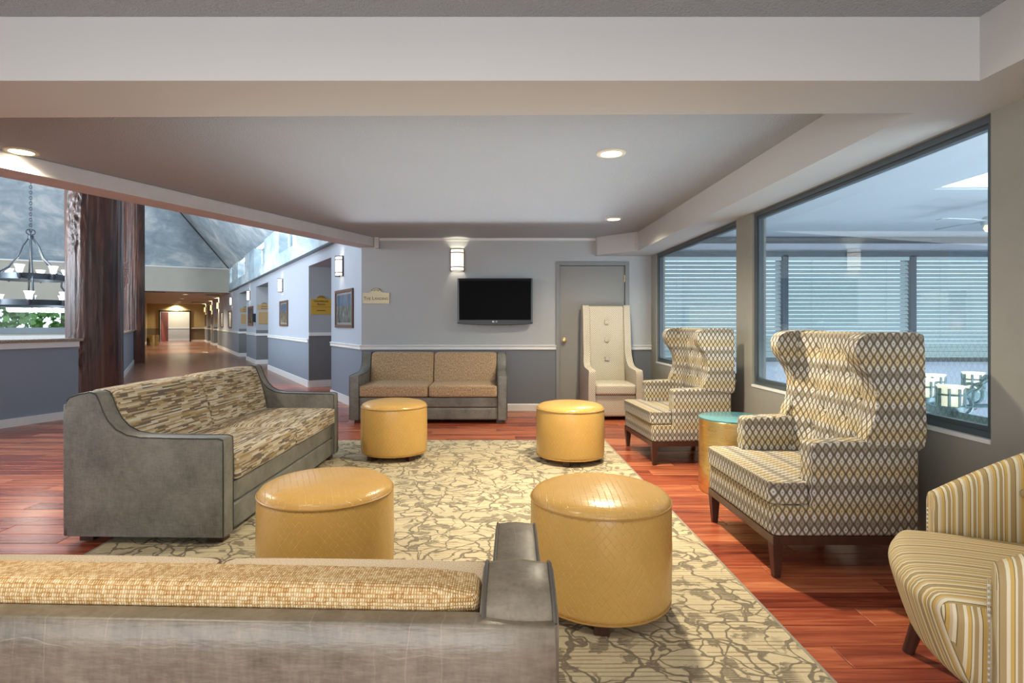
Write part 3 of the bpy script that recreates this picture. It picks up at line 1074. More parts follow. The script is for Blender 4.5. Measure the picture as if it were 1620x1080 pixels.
# ------------------------------------------------------------------ half walls with stone caps, tree-trunk columns
hd = Vector((-0.362, -0.932, 0)).normalized()
hn = Vector((hd.y, -hd.x, 0))
p0 = Vector((-5.48, 7.52, 0)); p1 = p0 + hd * 4.6
def slab(mb, a, b, n, t0, t1, z0, z1):
    q = [a + n * t0, b + n * t0, b + n * t1, a + n * t1]
    mb.prism([(v.x, v.y) for v in q], 'z', z0, z1)
    return mb
h1 = tag(slab(MB(), p0, p1, hn, 0, 0.16, 0, 1.0).build('half_wall', M['half_wall']), kind='structure')
slab(MB(), p0 - hd * 0.05, p1, hn, -0.03, 0.22, 1.0, 1.04).build('stone_cap', M['granite'], h1, bevel=0.006)
slab(MB(), p0, p1, hn, -0.02, 0.0, 0.93, 1.0).build('cap_moulding', M['white'], h1)
slab(MB(), p0, p1, hn, -0.016, 0.0, 0, 0.10).build('base_board', M['white'], h1)
g0 = Vector((-5.75, 8.35, 0)); gd = Vector((E1[0], E1[1], 0)); g1 = g0 + gd * 10.6; gn = Vector((gd.y, -gd.x, 0))
h2 = tag(slab(MB(), g0, g1, gn, -0.16, 0, 0, 1.0).build('half_wall', M['half_wall']), kind='structure')
slab(MB(), g0, g1, gn, -0.22, 0.05, 1.0, 1.04).build('stone_cap', M['granite'], h2, bevel=0.006)
slab(MB(), g0, g1, gn, 0, 0.016, 0, 0.12).build('base_board', M['white'], h2)

def trunk(cx, cy, r, label):
    o = thing('tree_trunk_column', label, 'column', (cx, cy, 0), group='tree trunk columns of the hall')
    m_ = MB()
    n = 180; hgt = 5.5; k = 190
    for j in range(k + 1):
        z = hgt * j / k
        for i in range(n):
            t = 2 * math.pi * i / n
            rr = r * (1 + 0.020 * math.sin(3 * t + 0.7 * z) + 0.012 * math.sin(7 * t - 0.4 * z) + 0.008 * math.sin(19 * t + 1.3 * z)
                      + 0.006 * math.sin(31 * t + 4 * math.sin(z)))
            dg = math.degrees(t)
            zone = max(0, 1 - abs(dg - 262) / 26) ** 0.5 * (max(0, 1 - abs(z - 2.65) / 0.55) ** 0.4 + max(0, 1 - abs(z - 0.78) / 0.38) ** 0.5)
            if zone > 0:
                q = Vector((math.cos(t) * 5, math.sin(t) * 5, z * 9))
                rr += zone * 0.030 * (abs(mnoise.noise(q)) * 1.6 + abs(mnoise.noise(q * 2.7)) - 0.35)
            m_.v.append((rr * math.cos(t), rr * math.sin(t), z))
    for j in range(k):
        for i in range(n):
            i2 = (i + 1) % n
            m_.f.append((j * n + i, j * n + i2, (j + 1) * n + i2, (j + 1) * n + i))
    m_.build('trunk', M['bark'], o, smooth=True, angle=180)
    return o
tc = trunk(-5.62, 8.03, 0.335, 'thick varnished brown tree trunk column at the end of the half wall')
pt = MB()
t0 = R(258)
for dt, dz in ((-0.07, -0.04), (0.07, -0.01), (0.05, 0.035), (0.0, 0.03), (-0.06, 0.045)):
    pt.v.append((0.345 * math.cos(t0 + dt), 0.345 * math.sin(t0 + dt), 0.72 + dz))
for dt, dz in ((-0.07, -0.04), (0.07, -0.01), (0.05, 0.035), (0.0, 0.03), (-0.06, 0.045)):
    pt.v.append((0.31 * math.cos(t0 + dt), 0.31 * math.sin(t0 + dt), 0.72 + dz))
pt.f = [(0, 1, 2, 3, 4), (9, 8, 7, 6, 5)] + [(i, (i + 1) % 5, 5 + (i + 1) % 5, 5 + i) for i in range(5)]
pt.build('bare_patch', M['patch'], tc)
trunk(-11.22, 17.7, 0.33, 'farther brown tree trunk column at the far end of the second half wall')

# ------------------------------------------------------------------ atrium beyond the right windows
ax0, ax1, ay0, ay1, az0, az1 = XR + 0.12, 10.0, -1.0, 10.0, -1.4, 2.75
BWN = [(2.75, 5.02), (5.12, 7.24), (7.34, 9.5)]
BZ = (0.62, 2.42)
aw = MB()
aw.box(ax0, ax1, ay1, ay1 + 0.12, az0, BZ[0]); aw.box(ax0, ax1, ay1, ay1 + 0.12, BZ[1], az1 + 0.2)
xs = ax0
for a, b in BWN:
    aw.box(xs, a, ay1, ay1 + 0.12, BZ[0], BZ[1]); xs = b
aw.box(xs, ax1, ay1, ay1 + 0.12, BZ[0], BZ[1])
aw.box(ax1, ax1 + 0.1, ay0, ay1 + 0.12, az0, az1 + 0.2)
aw.box(ax0, ax1, ay0 - 0.1, ay0, az0, az1 + 0.2)
aw.box(ax0 - 0.12, ax0, ay0, ay1, az0, -0.1)
aw.box(ax0 - 0.12, ax0, YB + 0.14, ay1, -0.1, az1 + 0.2)
aw.box(ax0 - 0.05, ax0 + 0.0, ay0, YB, 2.6, az1 + 0.2)
struct('wall_atrium', aw, M['atrium_wall'])
struct('floor_atrium', MB().box(ax0 - 0.12, ax1, ay0, ay1, az0 - 0.1, az0), M['atrium_wall'])
SK = (4.97, 8.2, 3.2, 6.44)
ac = MB()
ac.box(ax0 - 0.05, SK[0], ay0, ay1, az1, az1 + 0.12); ac.box(SK[1], ax1, ay0, ay1, az1, az1 + 0.12)
ac.box(SK[0], SK[1], ay0, SK[2], az1, az1 + 0.12); ac.box(SK[0], SK[1], SK[3], ay1, az1, az1 + 0.12)
struct('ceiling_atrium', ac, M['atrium_ceiling'])
sf = MB()
for q in ((SK[0], SK[0] + 0.05, SK[2], SK[3]), (SK[1] - 0.05, SK[1], SK[2], SK[3]), (SK[0], SK[1], SK[2], SK[2] + 0.05), (SK[0], SK[1], SK[3] - 0.05, SK[3])):
    sf.box(q[0], q[1], q[2], q[3], az1 + 0.02, az1 + 0.2)
o = struct('window_20', sf, M['white'])
MB().box(SK[0], SK[1], SK[2], SK[3], az1 + 0.14, az1 + 0.146).build('pane', M['glass'], o)
struct('trim_15', MB().box(ax0, ax1, ay1 - 0.05, ay1, 2.64, 2.74), M['win_frame'])
fr = MB()
xs = [BWN[0][0] - 0.1, BWN[0][1], BWN[1][1], BWN[2][1]]
for x in xs:
    fr.box(x, x + 0.10, ay1 - 0.14, ay1, BZ[0], BZ[1])
fr.box(xs[0], xs[-1] + 0.1, ay1 - 0.14, ay1, BZ[1] - 0.03, BZ[1] + 0.06)
fr.box(xs[0], xs[-1] + 0.1, ay1 - 0.14, ay1, BZ[0] - 0.05, BZ[0] + 0.02)
o = struct('window_4', fr, M['win_frame'])
for a, b in BWN:
    MB().box(a, b, ay1 + 0.05, ay1 + 0.056, BZ[0], BZ[1]).build('pane', M['glass'], o)
bl_names = ['left', 'middle', 'right']
bl_lab = ['pale lowered slatted blind nearest the grey door, seen through the small window',
          'pale lowered slatted blind between two dark mullions behind the front wingback chair',
          'pale lowered slatted blind at the right end, above the teal iron chandelier']
for i, (a, b) in enumerate(BWN):
    t = thing('window_blind', bl_lab[i], 'blind', ((a + b) / 2, ay1 - 0.09, BZ[0] + 0.03), group='slatted blinds of the room beyond')
    hwid = (b - a) / 2 - 0.012
    hgt = BZ[1] - BZ[0] - 0.06
    sl = MB()
    nsl = 23
    for k in range(nsl):
        z = 0.03 + (hgt - 0.10) * (k + 0.5) / nsl
        c_, s_ = math.cos(R(62)) * 0.034, math.sin(R(62)) * 0.034
        sl.add([(-hwid, -c_, z - s_), (hwid, -c_, z - s_), (hwid, c_, z + s_), (-hwid, c_, z + s_),
                (-hwid, -c_ + 0.002, z - s_ - 0.003), (hwid, -c_ + 0.002, z - s_ - 0.003), (hwid, c_ + 0.002, z + s_ - 0.003), (-hwid, c_ + 0.002, z + s_ - 0.003)],
               [(0, 1, 2, 3), (7, 6, 5, 4), (0, 4, 5, 1), (1, 5, 6, 2), (2, 6, 7, 3), (3, 7, 4, 0)])
    tag(sl.build('slats', M['blind'], t), kind='stuff')
    MB().box(-hwid, hwid, -0.035, 0.035, hgt - 0.06, hgt).build('head_rail', M['blind'], t)
    MB().box(-hwid, hwid, -0.03, 0.03, 0.0, 0.025).build('bottom_rail', M['blind'], t)
    for x in (-0.62, 0.62):
        MB().tube([(x * hwid, -0.040, 0.02), (x * hwid, -0.040, hgt - 0.05)], 0.003, 5).build('cord', M['blind'], t)
# outside ground for what lies beyond the windows
struct('ground', MB().box(-70, 60, -10, 110, -1.7, -1.62), M['lawn'])

# ceiling fan in the room beyond
fn_ = thing('ceiling_fan', 'grey ceiling fan beyond the large window, under the atrium ceiling', 'fan', (6.12, 7.0, 2.50))
MB().tube([(0, 0, 0.05), (0, 0, 0.25)], 0.015, 8).build('rod', M['fan'], fn_, smooth=True)
MB().lathe([(0, 0.06), (0.07, 0.05), (0.10, 0.0), (0.09, -0.05), (0.0, -0.06)], 20).build('motor_housing', M['fan'], fn_, smooth=True)
MB().lathe([(0.055, -0.05), (0.07, -0.09), (0.05, -0.13), (0.0, -0.145)], 16).build('lamp_shade', M['sconce_gold'], fn_, smooth=True)
for k in range(4):
    a = R(188 + 90 * k)
    T = lambda x, y, z, a=a: (x * math.cos(a) - y * math.sin(a), x * math.sin(a) + y * math.cos(a), z)
    m_ = MB(T=T)
    m_.prism([(0.08, -0.02), (0.22, -0.03), (0.30, -0.065), (0.68, -0.075), (0.72, -0.04), (0.72, 0.04), (0.68, 0.075), (0.30, 0.065), (0.22, 0.03), (0.08, 0.02)], 'z', -0.006, 0.006)
    m_.build('blade', M['fan'], fn_)

# big candle chandelier hanging low in the atrium
cx, cy = 3.604, 3.044
RC = 1.04
ch = thing('candle_chandelier', 'large teal-grey iron ring chandelier with glass candle cups, seen through the large window', 'chandelier', (cx, cy, 0.70))
rg = MB()
rg.lathe([(RC - 0.006, 0.0), (RC + 0.006, 0.0), (RC + 0.006, 0.05), (RC - 0.006, 0.05), (RC - 0.006, 0.0)], 96)
rg.build('ring', M['verdigris'], ch, smooth=True)
rg = MB(); rg.lathe([(RC * 0.55 - 0.006, 0.06), (RC * 0.55 + 0.006, 0.06), (RC * 0.55 + 0.006, 0.10), (RC * 0.55 - 0.006, 0.10), (RC * 0.55 - 0.006, 0.06)], 64)
rg.build('inner_ring', M['verdigris'], ch, smooth=True)
for k in range(15):
    a = R(171.3 - 24 * k)
    c_, s_ = math.cos(a), math.sin(a)
    x, y = RC * c_, RC * s_
    cup = MB()
    cup.lathe([(0.0, 0.075), (0.046, 0.075), (0.050, 0.085), (0.056, 0.17), (0.068, 0.19), (0.060, 0.188), (0.050, 0.165), (0.044, 0.09), (0.0, 0.085)], 20, (x, y))
    cu_ = cup.build('candle_cup', M['cup_glass'], ch, smooth=True)
    br = MB()
    br.lathe([(0.0, 0.045), (0.062, 0.05), (0.066, 0.075), (0.0, 0.075)], 20, (x, y))
    br.lathe([(0.022, -0.04), (0.022, 0.05)], 12, (x, y))
    br.lathe([(0.057, 0.135), (0.064, 0.135), (0.064, 0.145), (0.057, 0.145)], 20, (x, y))
    for q in range(8):
        t = q * math.pi / 4
        br.box(x + 0.062 * math.cos(t) - 0.005, x + 0.062 * math.cos(t) + 0.005, y + 0.062 * math.sin(t) - 0.005, y + 0.062 * math.sin(t) + 0.005, 0.075, 0.175)
    br.build('holder', M['verdigris'], ch, smooth=True)
    MB().lathe([(0.0, -0.085), (0.016, -0.08), (0.026, -0.062), (0.016, -0.045), (0.024, -0.038), (0.0, -0.036)], 12, (x, y)).build('finial', M['finial'], ch, smooth=True)
for k in range(15):
    a = R(171.3 - 24 * k - 12)
    sc = []
    for q in range(17):
        th = q / 16 * math.pi * 1.55
        rr = 0.085 * (1 - 0.35 * q / 16)
        sc.append((RC - 0.13 + rr * math.cos(th), 0.05 + rr * math.sin(th)))
    pth = [(r_ * math.cos(a), r_ * math.sin(a), z_) for r_, z_ in sc]
    MB().tube(pth, 0.011, 6).build('scroll', M['verdigris'], ch, smooth=True)
for k in range(5):
    a = R(159.3 - 72 * k)
    MB().tube([(RC * 0.55 * math.cos(a), RC * 0.55 * math.sin(a), 0.08), (RC * math.cos(a), RC * math.sin(a), 0.03)], 0.012, 6).build('spoke', M['verdigris'], ch, smooth=True)
def chain(mb, A, B, link=0.05, r=0.005):
    A = Vector(A); B = Vector(B)
    d_ = B - A
    n = max(2, int(d_.length / (link * 0.75)))
    t = d_.normalized()
    u = t.orthogonal().normalized()
    v = t.cross(u)
    for i in range(n):
        c = A + d_ * ((i + 0.5) / n)
        w_ = u if i % 2 else v
        pth = [c + t * (link * 0.5 * math.cos(q * math.pi / 4)) + w_ * (link * 0.28 * math.sin(q * math.pi / 4)) for q in range(8)]
        mb.tube(pth, r, 5, closed=True)
    return mb
for k in range(5):
    a = R(171.3 - 72 * k)
    tag(chain(MB(), (RC * math.cos(a), RC * math.sin(a), 0.09), (0, 0, 0.84), 0.06, 0.0075).build('chain', M['verdigris'], ch, smooth=True), kind='stuff')
tag(chain(MB(), (0, 0, 0.84), (0, 0, 2.05)).build('chain', M['verdigris'], ch, smooth=True), kind='stuff')

# ------------------------------------------------------------------ hall chandelier
hc = thing('ring_chandelier', 'two-tier black iron chandelier with bell glass shades, left of the tree trunk column', 'chandelier', (-8.94, 11.0, 0))
def ringm(r, z, hh, nm):
    MB().lathe([(r - 0.01, z - hh), (r + 0.01, z - hh), (r + 0.01, z + hh), (r - 0.01, z + hh), (r - 0.01, z - hh)], 64).build(nm, M['iron'], hc, smooth=True)
ringm(0.56, 2.12, 0.055, 'upper_ring'); ringm(0.92, 1.62, 0.05, 'lower_ring')
MB().lathe([(0.0, 2.84), (0.05, 2.86), (0.05, 2.93), (0.0, 2.96)], 12).build('hub', M['iron'], hc, smooth=True)
tag(chain(MB(), (0, 0, 2.95), (0, 0, 7.8), 0.07, 0.007).build('chain', M['iron'], hc, smooth=True), kind='stuff')
for k in range(6):
    a = R(60 * k + 12)
    pr = [(0.03, 2.90), (0.14, 2.72), (0.22, 2.50), (0.34, 2.36), (0.38, 2.30), (0.52, 2.20), (0.58, 2.06), (0.57, 1.98), (0.72, 1.78), (0.78, 1.72), (0.92, 1.62)]
    MB().tube([(r_ * math.cos(a), r_ * math.sin(a), z_) for r_, z_ in pr], 0.018, 6).build('arm', M['iron'], hc, smooth=True)
    cur = [(0.03 + 0.05 * math.sin(q * 0.6), 2.95 + 0.05 - 0.05 * math.cos(q * 0.6)) for q in range(7)]
    MB().tube([(r_ * math.cos(a), r_ * math.sin(a), z_) for r_, z_ in cur], 0.009, 5).build('curl', M['iron'], hc, smooth=True)
def bell(r, z, a):
    c = ((r + 0.09) * math.cos(a), (r + 0.09) * math.sin(a))
    p = MB(); p.lathe([(0.03, z + 0.07), (0.05, z + 0.09), (0.06, z + 0.16), (0.085, z + 0.22), (0.08, z + 0.22), (0.055, z + 0.16), (0.0, z + 0.08)], 16, c)
    p.build('glass_shade', M['shade_glass'], hc, smooth=True)
    q = MB(); q.lathe([(0.0, z - 0.05), (0.03, z - 0.02), (0.045, z + 0.06), (0.0, z + 0.08)], 12, c)
    q.tube([(r * math.cos(a), r * math.sin(a), z), (c[0], c[1], z)], 0.014, 6)
    q.build('lamp_holder', M['iron'], hc, smooth=True)
for k in range(8):
    bell(0.56, 2.10, R(45 * k + 70))
for k in range(12):
    bell(0.92, 1.60, R(30 * k + 8))
lamp('POINT', 'hall_chandelier_light', (-8.94, 11.0, 2.45), 40, (1, 0.9, 0.75), 0.3)

# ------------------------------------------------------------------ downlights
def downlight(x, y, z, label, power, mat, trim, r=0.10, grp='round recessed downlights'):
    t = thing('ceiling_downlight', label, 'downlight', (x, y, z), group=grp)
    MB().lathe([(r * 0.72, 0.0), (r * 0.74, -0.010), (r * 1.0, -0.008), (r * 1.04, -0.001), (r * 0.72, 0.0)], 32).build('trim_ring', trim, t, smooth=True)
    MB().lathe([(0.0, -0.003), (r * 0.70, -0.003), (r * 0.73, -0.001)], 32).build('lens', mat, t, smooth=True)
    if power:
        lamp('SPOT', 'downlight_lamp', (x, y, z - 0.02), power, WARM, 0.06, aim=(x, y, 0), spot=150, blend=0.9)
def down_at(px, py, z):
    Y = (z - H) * F / (511 - py)
    return (px - 780) * Y / F, Y
x, y = down_at(967, 242, ZC)
downlight(x, y, ZC, 'round lit downlight in the middle of the lounge ceiling', 480, M['down_glass'], M['trim_gold'])
x, y = down_at(971, 346, ZC)
downlight(x, y, ZC, 'round lit downlight near the back wall soffit, over the high-back chair', 260, M['down_glass'], M['trim_gold'])
x, y = down_at(45, 243, ZC)
downlight(x, y - 0.06, ZC, 'round lit downlight hard beside the slanting white beam', 200, M['down_glass'], M['trim_gold'])
for i, (px, py) in enumerate(((293, 465.5), (288, 472), (283, 477), (279, 480.5))):
    x, y = down_at(px, py, 2.51)
    downlight(x, y, 2.51, ['nearest', 'second', 'third', 'farthest'][i] + ' of the four small downlights along the far corridor ceiling', 600, M['down_far'], M['white'], 0.12, 'corridor downlights')
for i, (px, py, wv_) in enumerate(((245, 461.5, 0.75), (336, 466, 0.6), (313, 478, 0.7))):
    x, y = down_at(px, py, 2.51)
    t = thing('ceiling_vent', ['dark slot vent at the left of the corridor mouth', 'dark slot vent near the wall sconces at the corridor mouth', 'dark slot vent deeper in the far corridor ceiling'][i], 'vent', (x, y, 2.51), R(30), 'ceiling vents')
    m_ = MB()
    m_.box(-wv_ / 2, wv_ / 2, -0.16, -0.13, -0.02, 0); m_.box(-wv_ / 2, wv_ / 2, 0.13, 0.16, -0.02, 0)
    m_.box(-wv_ / 2, -wv_ / 2 + 0.03, -0.13, 0.13, -0.02, 0); m_.box(wv_ / 2 - 0.03, wv_ / 2, -0.13, 0.13, -0.02, 0)
    m_.build('frame', M['bronze'], t)
    m_ = MB()
    for q in range(6):
        m_.box(-wv_ / 2 + 0.03, wv_ / 2 - 0.03, -0.12 + q * 0.042, -0.10 + q * 0.042, -0.014, -0.002)
    m_.build('louvres', M['vent'], t)

# ------------------------------------------------------------------ wall sconces (local: wall plane y=0, front towards -y)
def sconce(loc, rz, label, glass, power, col=WARM):
    t = thing('wall_sconce', label, 'wall lamp', loc, rz, 'half-round wall sconces')
    r, hh = 0.092, 0.155
    e = 0.96
    # open half-cylinder of frosted glass, flattened
    g = MB(T=lambda x, y, z: (x, y * 0.95, z))
    g.lathe([(r, -hh + 0.01), (r, hh - 0.01), (r - 0.004, hh - 0.01), (r - 0.004, -hh + 0.01), (r, -hh + 0.01)], 20, (0, -0.012), math.pi, 2 * math.pi)
    g.build('glass_shade', glass, t, smooth=True)
    b = MB()
    for z in (-hh, -hh + 0.055, hh - 0.055, hh):
        b.lathe([(r + 0.001, z - 0.005), (r + 0.007, z - 0.005), (r + 0.007, z + 0.005), (r + 0.001, z + 0.005), (r + 0.001, z - 0.005)], 20, (0, -0.012), math.pi, 2 * math.pi)
    for s_ in (-1, 1):
        b.box(s_ * (r + 0.002) - 0.007, s_ * (r + 0.002) + 0.007, -0.022, 0.0, -hh - 0.005, hh + 0.005)
    b.build('metal_bands', M['bronze'], t)
    MB().box(-r, r, -0.006, 0, -hh, hh).build('back_plate', M['white'], t)
    if power:
        p = Vector(loc) + Matrix.Rotation(rz, 3, 'Z') @ Vector((0, -0.055, 0.02))
        lamp('POINT', 'sconce_lamp', p, power, col, 0.025)
    return t
sconce((-0.505, YB, 2.13), 0, 'glowing half-round sconce on the back wall above the television', M['sconce_glass'], 7)
def on_hall(a, z, off=0.0):
    return HT(a, off, z)
HZ = math.atan2(E1[1], E1[0]) + math.pi      # local +x along -a, local -y along +b
for a, lab, gm, pw, col in ((1.02, 'glowing half-round sconce on the corner wall above the landscape picture', 'sconce_glass', 7, (1, .86, .66)),
                        (6.2, 'glowing half-round sconce between the first two wall recesses', 'sconce_glass', 8, (1, .86, .66)),
                        (12.0, 'glowing half-round sconce between the second and third wall recesses', 'sconce_glass', 8, (1, .86, .66)),
                        (17.5, 'glowing half-round sconce under the end of the clerestory band', 'sconce_glass', 10, (1, .82, .5)),
                        (24.0, 'amber sconce nearest the corridor mouth', 'sconce_gold', 150, (1, .78, .42)),
                        (28.6, 'amber sconce in the middle of the far corridor', 'sconce_gold', 150, (1, .78, .42)),
                        (34.2, 'amber sconce beside the far double door', 'sconce_gold', 150, (1, .78, .42))):
    sconce(on_hall(a, 2.13), HZ, lab, M[gm], pw, col)

# ------------------------------------------------------------------ pictures (local: wall plane y=0, front -y)
def picture(loc, rz, wd, hh, label, seed):
    t = thing('framed_picture', label, 'picture', loc, rz, 'framed landscape pictures')
    fw, dp = 0.045, 0.03
    m_ = MB()
    for q in ((-wd / 2, wd / 2, hh / 2 - fw, hh / 2), (-wd / 2, wd / 2, -hh / 2, -hh / 2 + fw), (-wd / 2, -wd / 2 + fw, -hh / 2 + fw, hh / 2 - fw), (wd / 2 - fw, wd / 2, -hh / 2 + fw, hh / 2 - fw)):
        m_.box(q[0], q[1], -dp, 0, q[2], q[3])
    m_.build('frame', M['frame_wood'], t, bevel=0.004)
    MB().box(-wd / 2 + fw, wd / 2 - fw, -0.010, -0.002, -hh / 2 + fw, hh / 2 - fw).build('mat_board', M['paper_white'], t)
    iw, ih = wd / 2 - fw - 0.05, hh / 2 - fw - 0.035
    MB().box(-iw, iw, -0.012, -0.010, -ih, ih).build('print', m_picture('landscape_print', seed), t, uvfn=lambda c, n: (c.x, c.z / hh + 1.45))
    MB().box(-wd / 2 + fw, wd / 2 - fw, -0.018, -0.015, -hh / 2 + fw, hh / 2 - fw).build('glass', M['pic_glass'], t)
    return t
picture(on_hall(0.865, 1.465), HZ, 0.98, 0.59, 'brown-framed landscape picture on the corner wall beside the gold plaque recess', 1.0)
picture(on_hall(5.95, 1.465), HZ, 1.0, 0.59, 'brown-framed landscape picture between the first two wall recesses', 4.0)
picture(on_hall(11.75, 1.465), HZ, 1.2, 0.62, 'framed picture beside the small black wall box', 8.0)
picture(on_hall(18.2, 1.40), HZ, 1.2, 0.72, 'framed picture under the sconce at the clerestory end', 12.0)
picture(on_hall(22.0, 1.40), HZ, 1.2, 0.72, 'framed picture just before the first amber sconce', 16.0)
picture(on_hall(28.6, 1.45), HZ, 1.0, 0.60, 'framed picture under the middle amber sconce', 20.0)
picture(on_hall(34.2, 1.42), HZ, 1.0, 0.80, 'framed picture beside the far double door', 24.0)
bx = thing('wall_box', 'small black box mounted on the wall beside a framed picture', 'wall box', on_hall(10.75, 1.40), HZ)
MB().box(-0.13, 0.13, -0.10, 0, -0.13, 0.13).build('casing', M['black'], bx, bevel=0.006)
MB().box(-0.08, 0.08, -0.103, -0.10, -0.08, 0.04).build('face_plate', M['tv_side'], bx)

# ------------------------------------------------------------------ signs
def text(body, size, loc, mat, parent, small=True, rot=(R(90), 0, 0), space=1.0):
    c = bpy.data.curves.new('lettering', 'FONT')
    c.body = body
    c.size = size
    c.align_x = 'CENTER'; c.align_y = 'CENTER'
    c.extrude = 0.0006
    c.space_line = space
    if small:
        c.small_caps_scale = 0.76
        for i, chh in enumerate(body):
            if chh != '\n':
                c.body_format[i].use_small_caps = True
    c.materials.append(mat)
    tmp = bpy.data.objects.new('lettering_curve', c)
    COL.objects.link(tmp)
    bpy.context.view_layer.update()
    me = bpy.data.meshes.new_from_object(tmp.evaluated_get(bpy.context.evaluated_depsgraph_get()))
    me.materials.clear(); me.materials.append(mat)
    bpy.data.objects.remove(tmp)
    o = bpy.data.objects.new('lettering', me)
    COL.objects.link(o)
    o.location = loc
    o.rotation_euler = rot
    o.parent = parent
    return o


def plaque(loc, rz, wd, hh, mat, label, lines, size, split=False, arch=True, bars=()):
    t = thing('wall_plaque', label, 'sign', loc, rz)
    pr = [(-wd / 2, -hh / 2), (wd / 2, -hh / 2), (wd / 2, hh / 2)]
    if arch:
        rr = wd * 0.22
        pr += [(rr * math.cos(R(q)), hh / 2 + rr * 0.78 * math.sin(R(q))) for q in range(0, 181, 15)]
    pr.append((-wd / 2, hh / 2))
    MB().prism(pr, 'y', -0.010, 0).build('plate', mat, t, bevel=0.0015)
    if arch:
        m_ = MB()
        for q in (30, 60, 90, 120, 150):
            a = R(q)
            m_.tube([(0.02 * math.cos(a), -0.011, hh / 2 + 0.012 + 0.02 * math.sin(a)), (wd * 0.17 * math.cos(a), -0.011, hh / 2 + 0.012 + wd * 0.115 * math.sin(a))], 0.0035, 5)
        m_.tube([(wd * 0.19 * math.cos(R(q)), -0.011, hh / 2 + 0.010 + wd * 0.14 * math.sin(R(q))) for q in range(0, 181, 20)], 0.0028, 5)
        m_.build('emblem', M['letters'], t)
    for bw_, dz in bars:
        MB().box(-bw_ / 2, bw_ / 2, -0.0115, -0.010, dz - 0.007, dz + 0.007).build('worn_text_line', M['letters'], t)
    for body, dz, sz in lines:
        text(body, sz, (0, -0.0115, dz), M['letters'], t)
    if split:
        MB().box(-wd / 2, wd / 2, -0.012, -0.010, -0.004, 0.0).build('divider', M['letters'], t)
    return t
plaque((-1.655, YB, 1.595), 0, 0.375, 0.155, M['sign_brass'], 'brass plaque reading The Landing on the back wall beside the corner', [('The Landing', -0.006, 0.066)], 0.06)
# recess signs hang on the side wall facing the camera: plane a = const, running along -b
RZ = math.atan2(-E2[1], -E2[0])
def niche(a, s, z):
    return HT(a - 0.012, -s, z)
plaque(niche(3.395, 0.235, 1.56), RZ, 0.39, 0.30, M['sign_gold'], 'gold plaque lettered Gelnfellar Room in the nearest wall recess', [('Gelnfellar\nRoom', 0.078, 0.062)], 0.05, split=True, bars=((0.17, -0.075),))
plaque(niche(10.58, 0.23, 1.72), RZ, 0.40, 0.16, M['sign_tan'], 'brown arched plaque in the second wall recess above a tan board', [('Room', -0.035, 0.07)], 0.05, bars=((0.17, 0.035),))
plaque(niche(15.1, 0.23, 1.72), RZ, 0.40, 0.16, M['sign_tan'], 'brown arched plaque in the third wall recess above a tan board', [('Room', -0.035, 0.07)], 0.05, bars=((0.19, 0.035),))
for a, lab in ((10.58, 'tan notice board hung below the plaque of the second recess'), (15.1, 'tan notice board hung below the plaque of the third recess'), (27.2, 'tan notice board in the recess beyond the first amber sconce')):
    t = thing('notice_board', lab, 'board', niche(a, 0.25, 1.40), RZ, 'tan boards in the wall recesses')
    MB().box(-0.17, 0.17, -0.008, 0, -0.17, 0.17).build('panel', M['sign_tan'], t)
    m_ = MB()
    for q in ((-0.18, 0.18, 0.165, 0.18), (-0.18, 0.18, -0.18, -0.165), (-0.18, -0.165, -0.165, 0.165), (0.165, 0.18, -0.165, 0.165)):
        m_.box(q[0], q[1], -0.014, 0, q[2], q[3])
    m_.build('frame', M['sign_gold'], t)

# ------------------------------------------------------------------ television
tv = thing('television', 'black wall-mounted flat television under the sconce on the back wall', 'television', (0.028, YB - 0.004, 1.53))
hw_, t_, b_ = 0.525, 0.335, -0.275
arc = [(hw_ * math.sin(R(q)) / math.sin(R(60)), b_ - 0.022 - 0.022 * (math.cos(R(q)) - math.cos(R(60))) / (1 - math.cos(R(60)))) for q in range(-60, 61, 10)]
MB().prism([(-hw_, t_)] + arc + [(hw_, t_)], 'y', -0.13, -0.065).build('casing', M['tv_black'], tv, bevel=0.006)
MB().box(-hw_ + 0.028, hw_ - 0.028, -0.1315, -0.128, b_ + 0.03, t_ - 0.03).build('screen', M['tv_screen'], tv)
for s_ in (-1, 1):
    MB().box(*(sorted((s_ * (hw_ - 0.020), s_ * hw_))), -0.1318, -0.129, b_, t_).build('side_strip', M['tv_side'], tv)
MB().box(-0.22, 0.22, -0.065, 0, -0.15, 0.15).build('wall_bracket', M['black'], tv)
text('LG', 0.036, (0.012, -0.1335, b_ + 0.006), M['logo'], tv, small=False)
m_ = MB(T=lambda x, y, z: (x - 0.028, -0.1328 - z * 0.1, y + b_ + 0.006)); m_.lathe([(0.0, 0.0), (0.013, 0.0), (0.013, 0.01), (0.0, 0.01)], 16)
m_.build('logo_disc', M['logo'], tv)

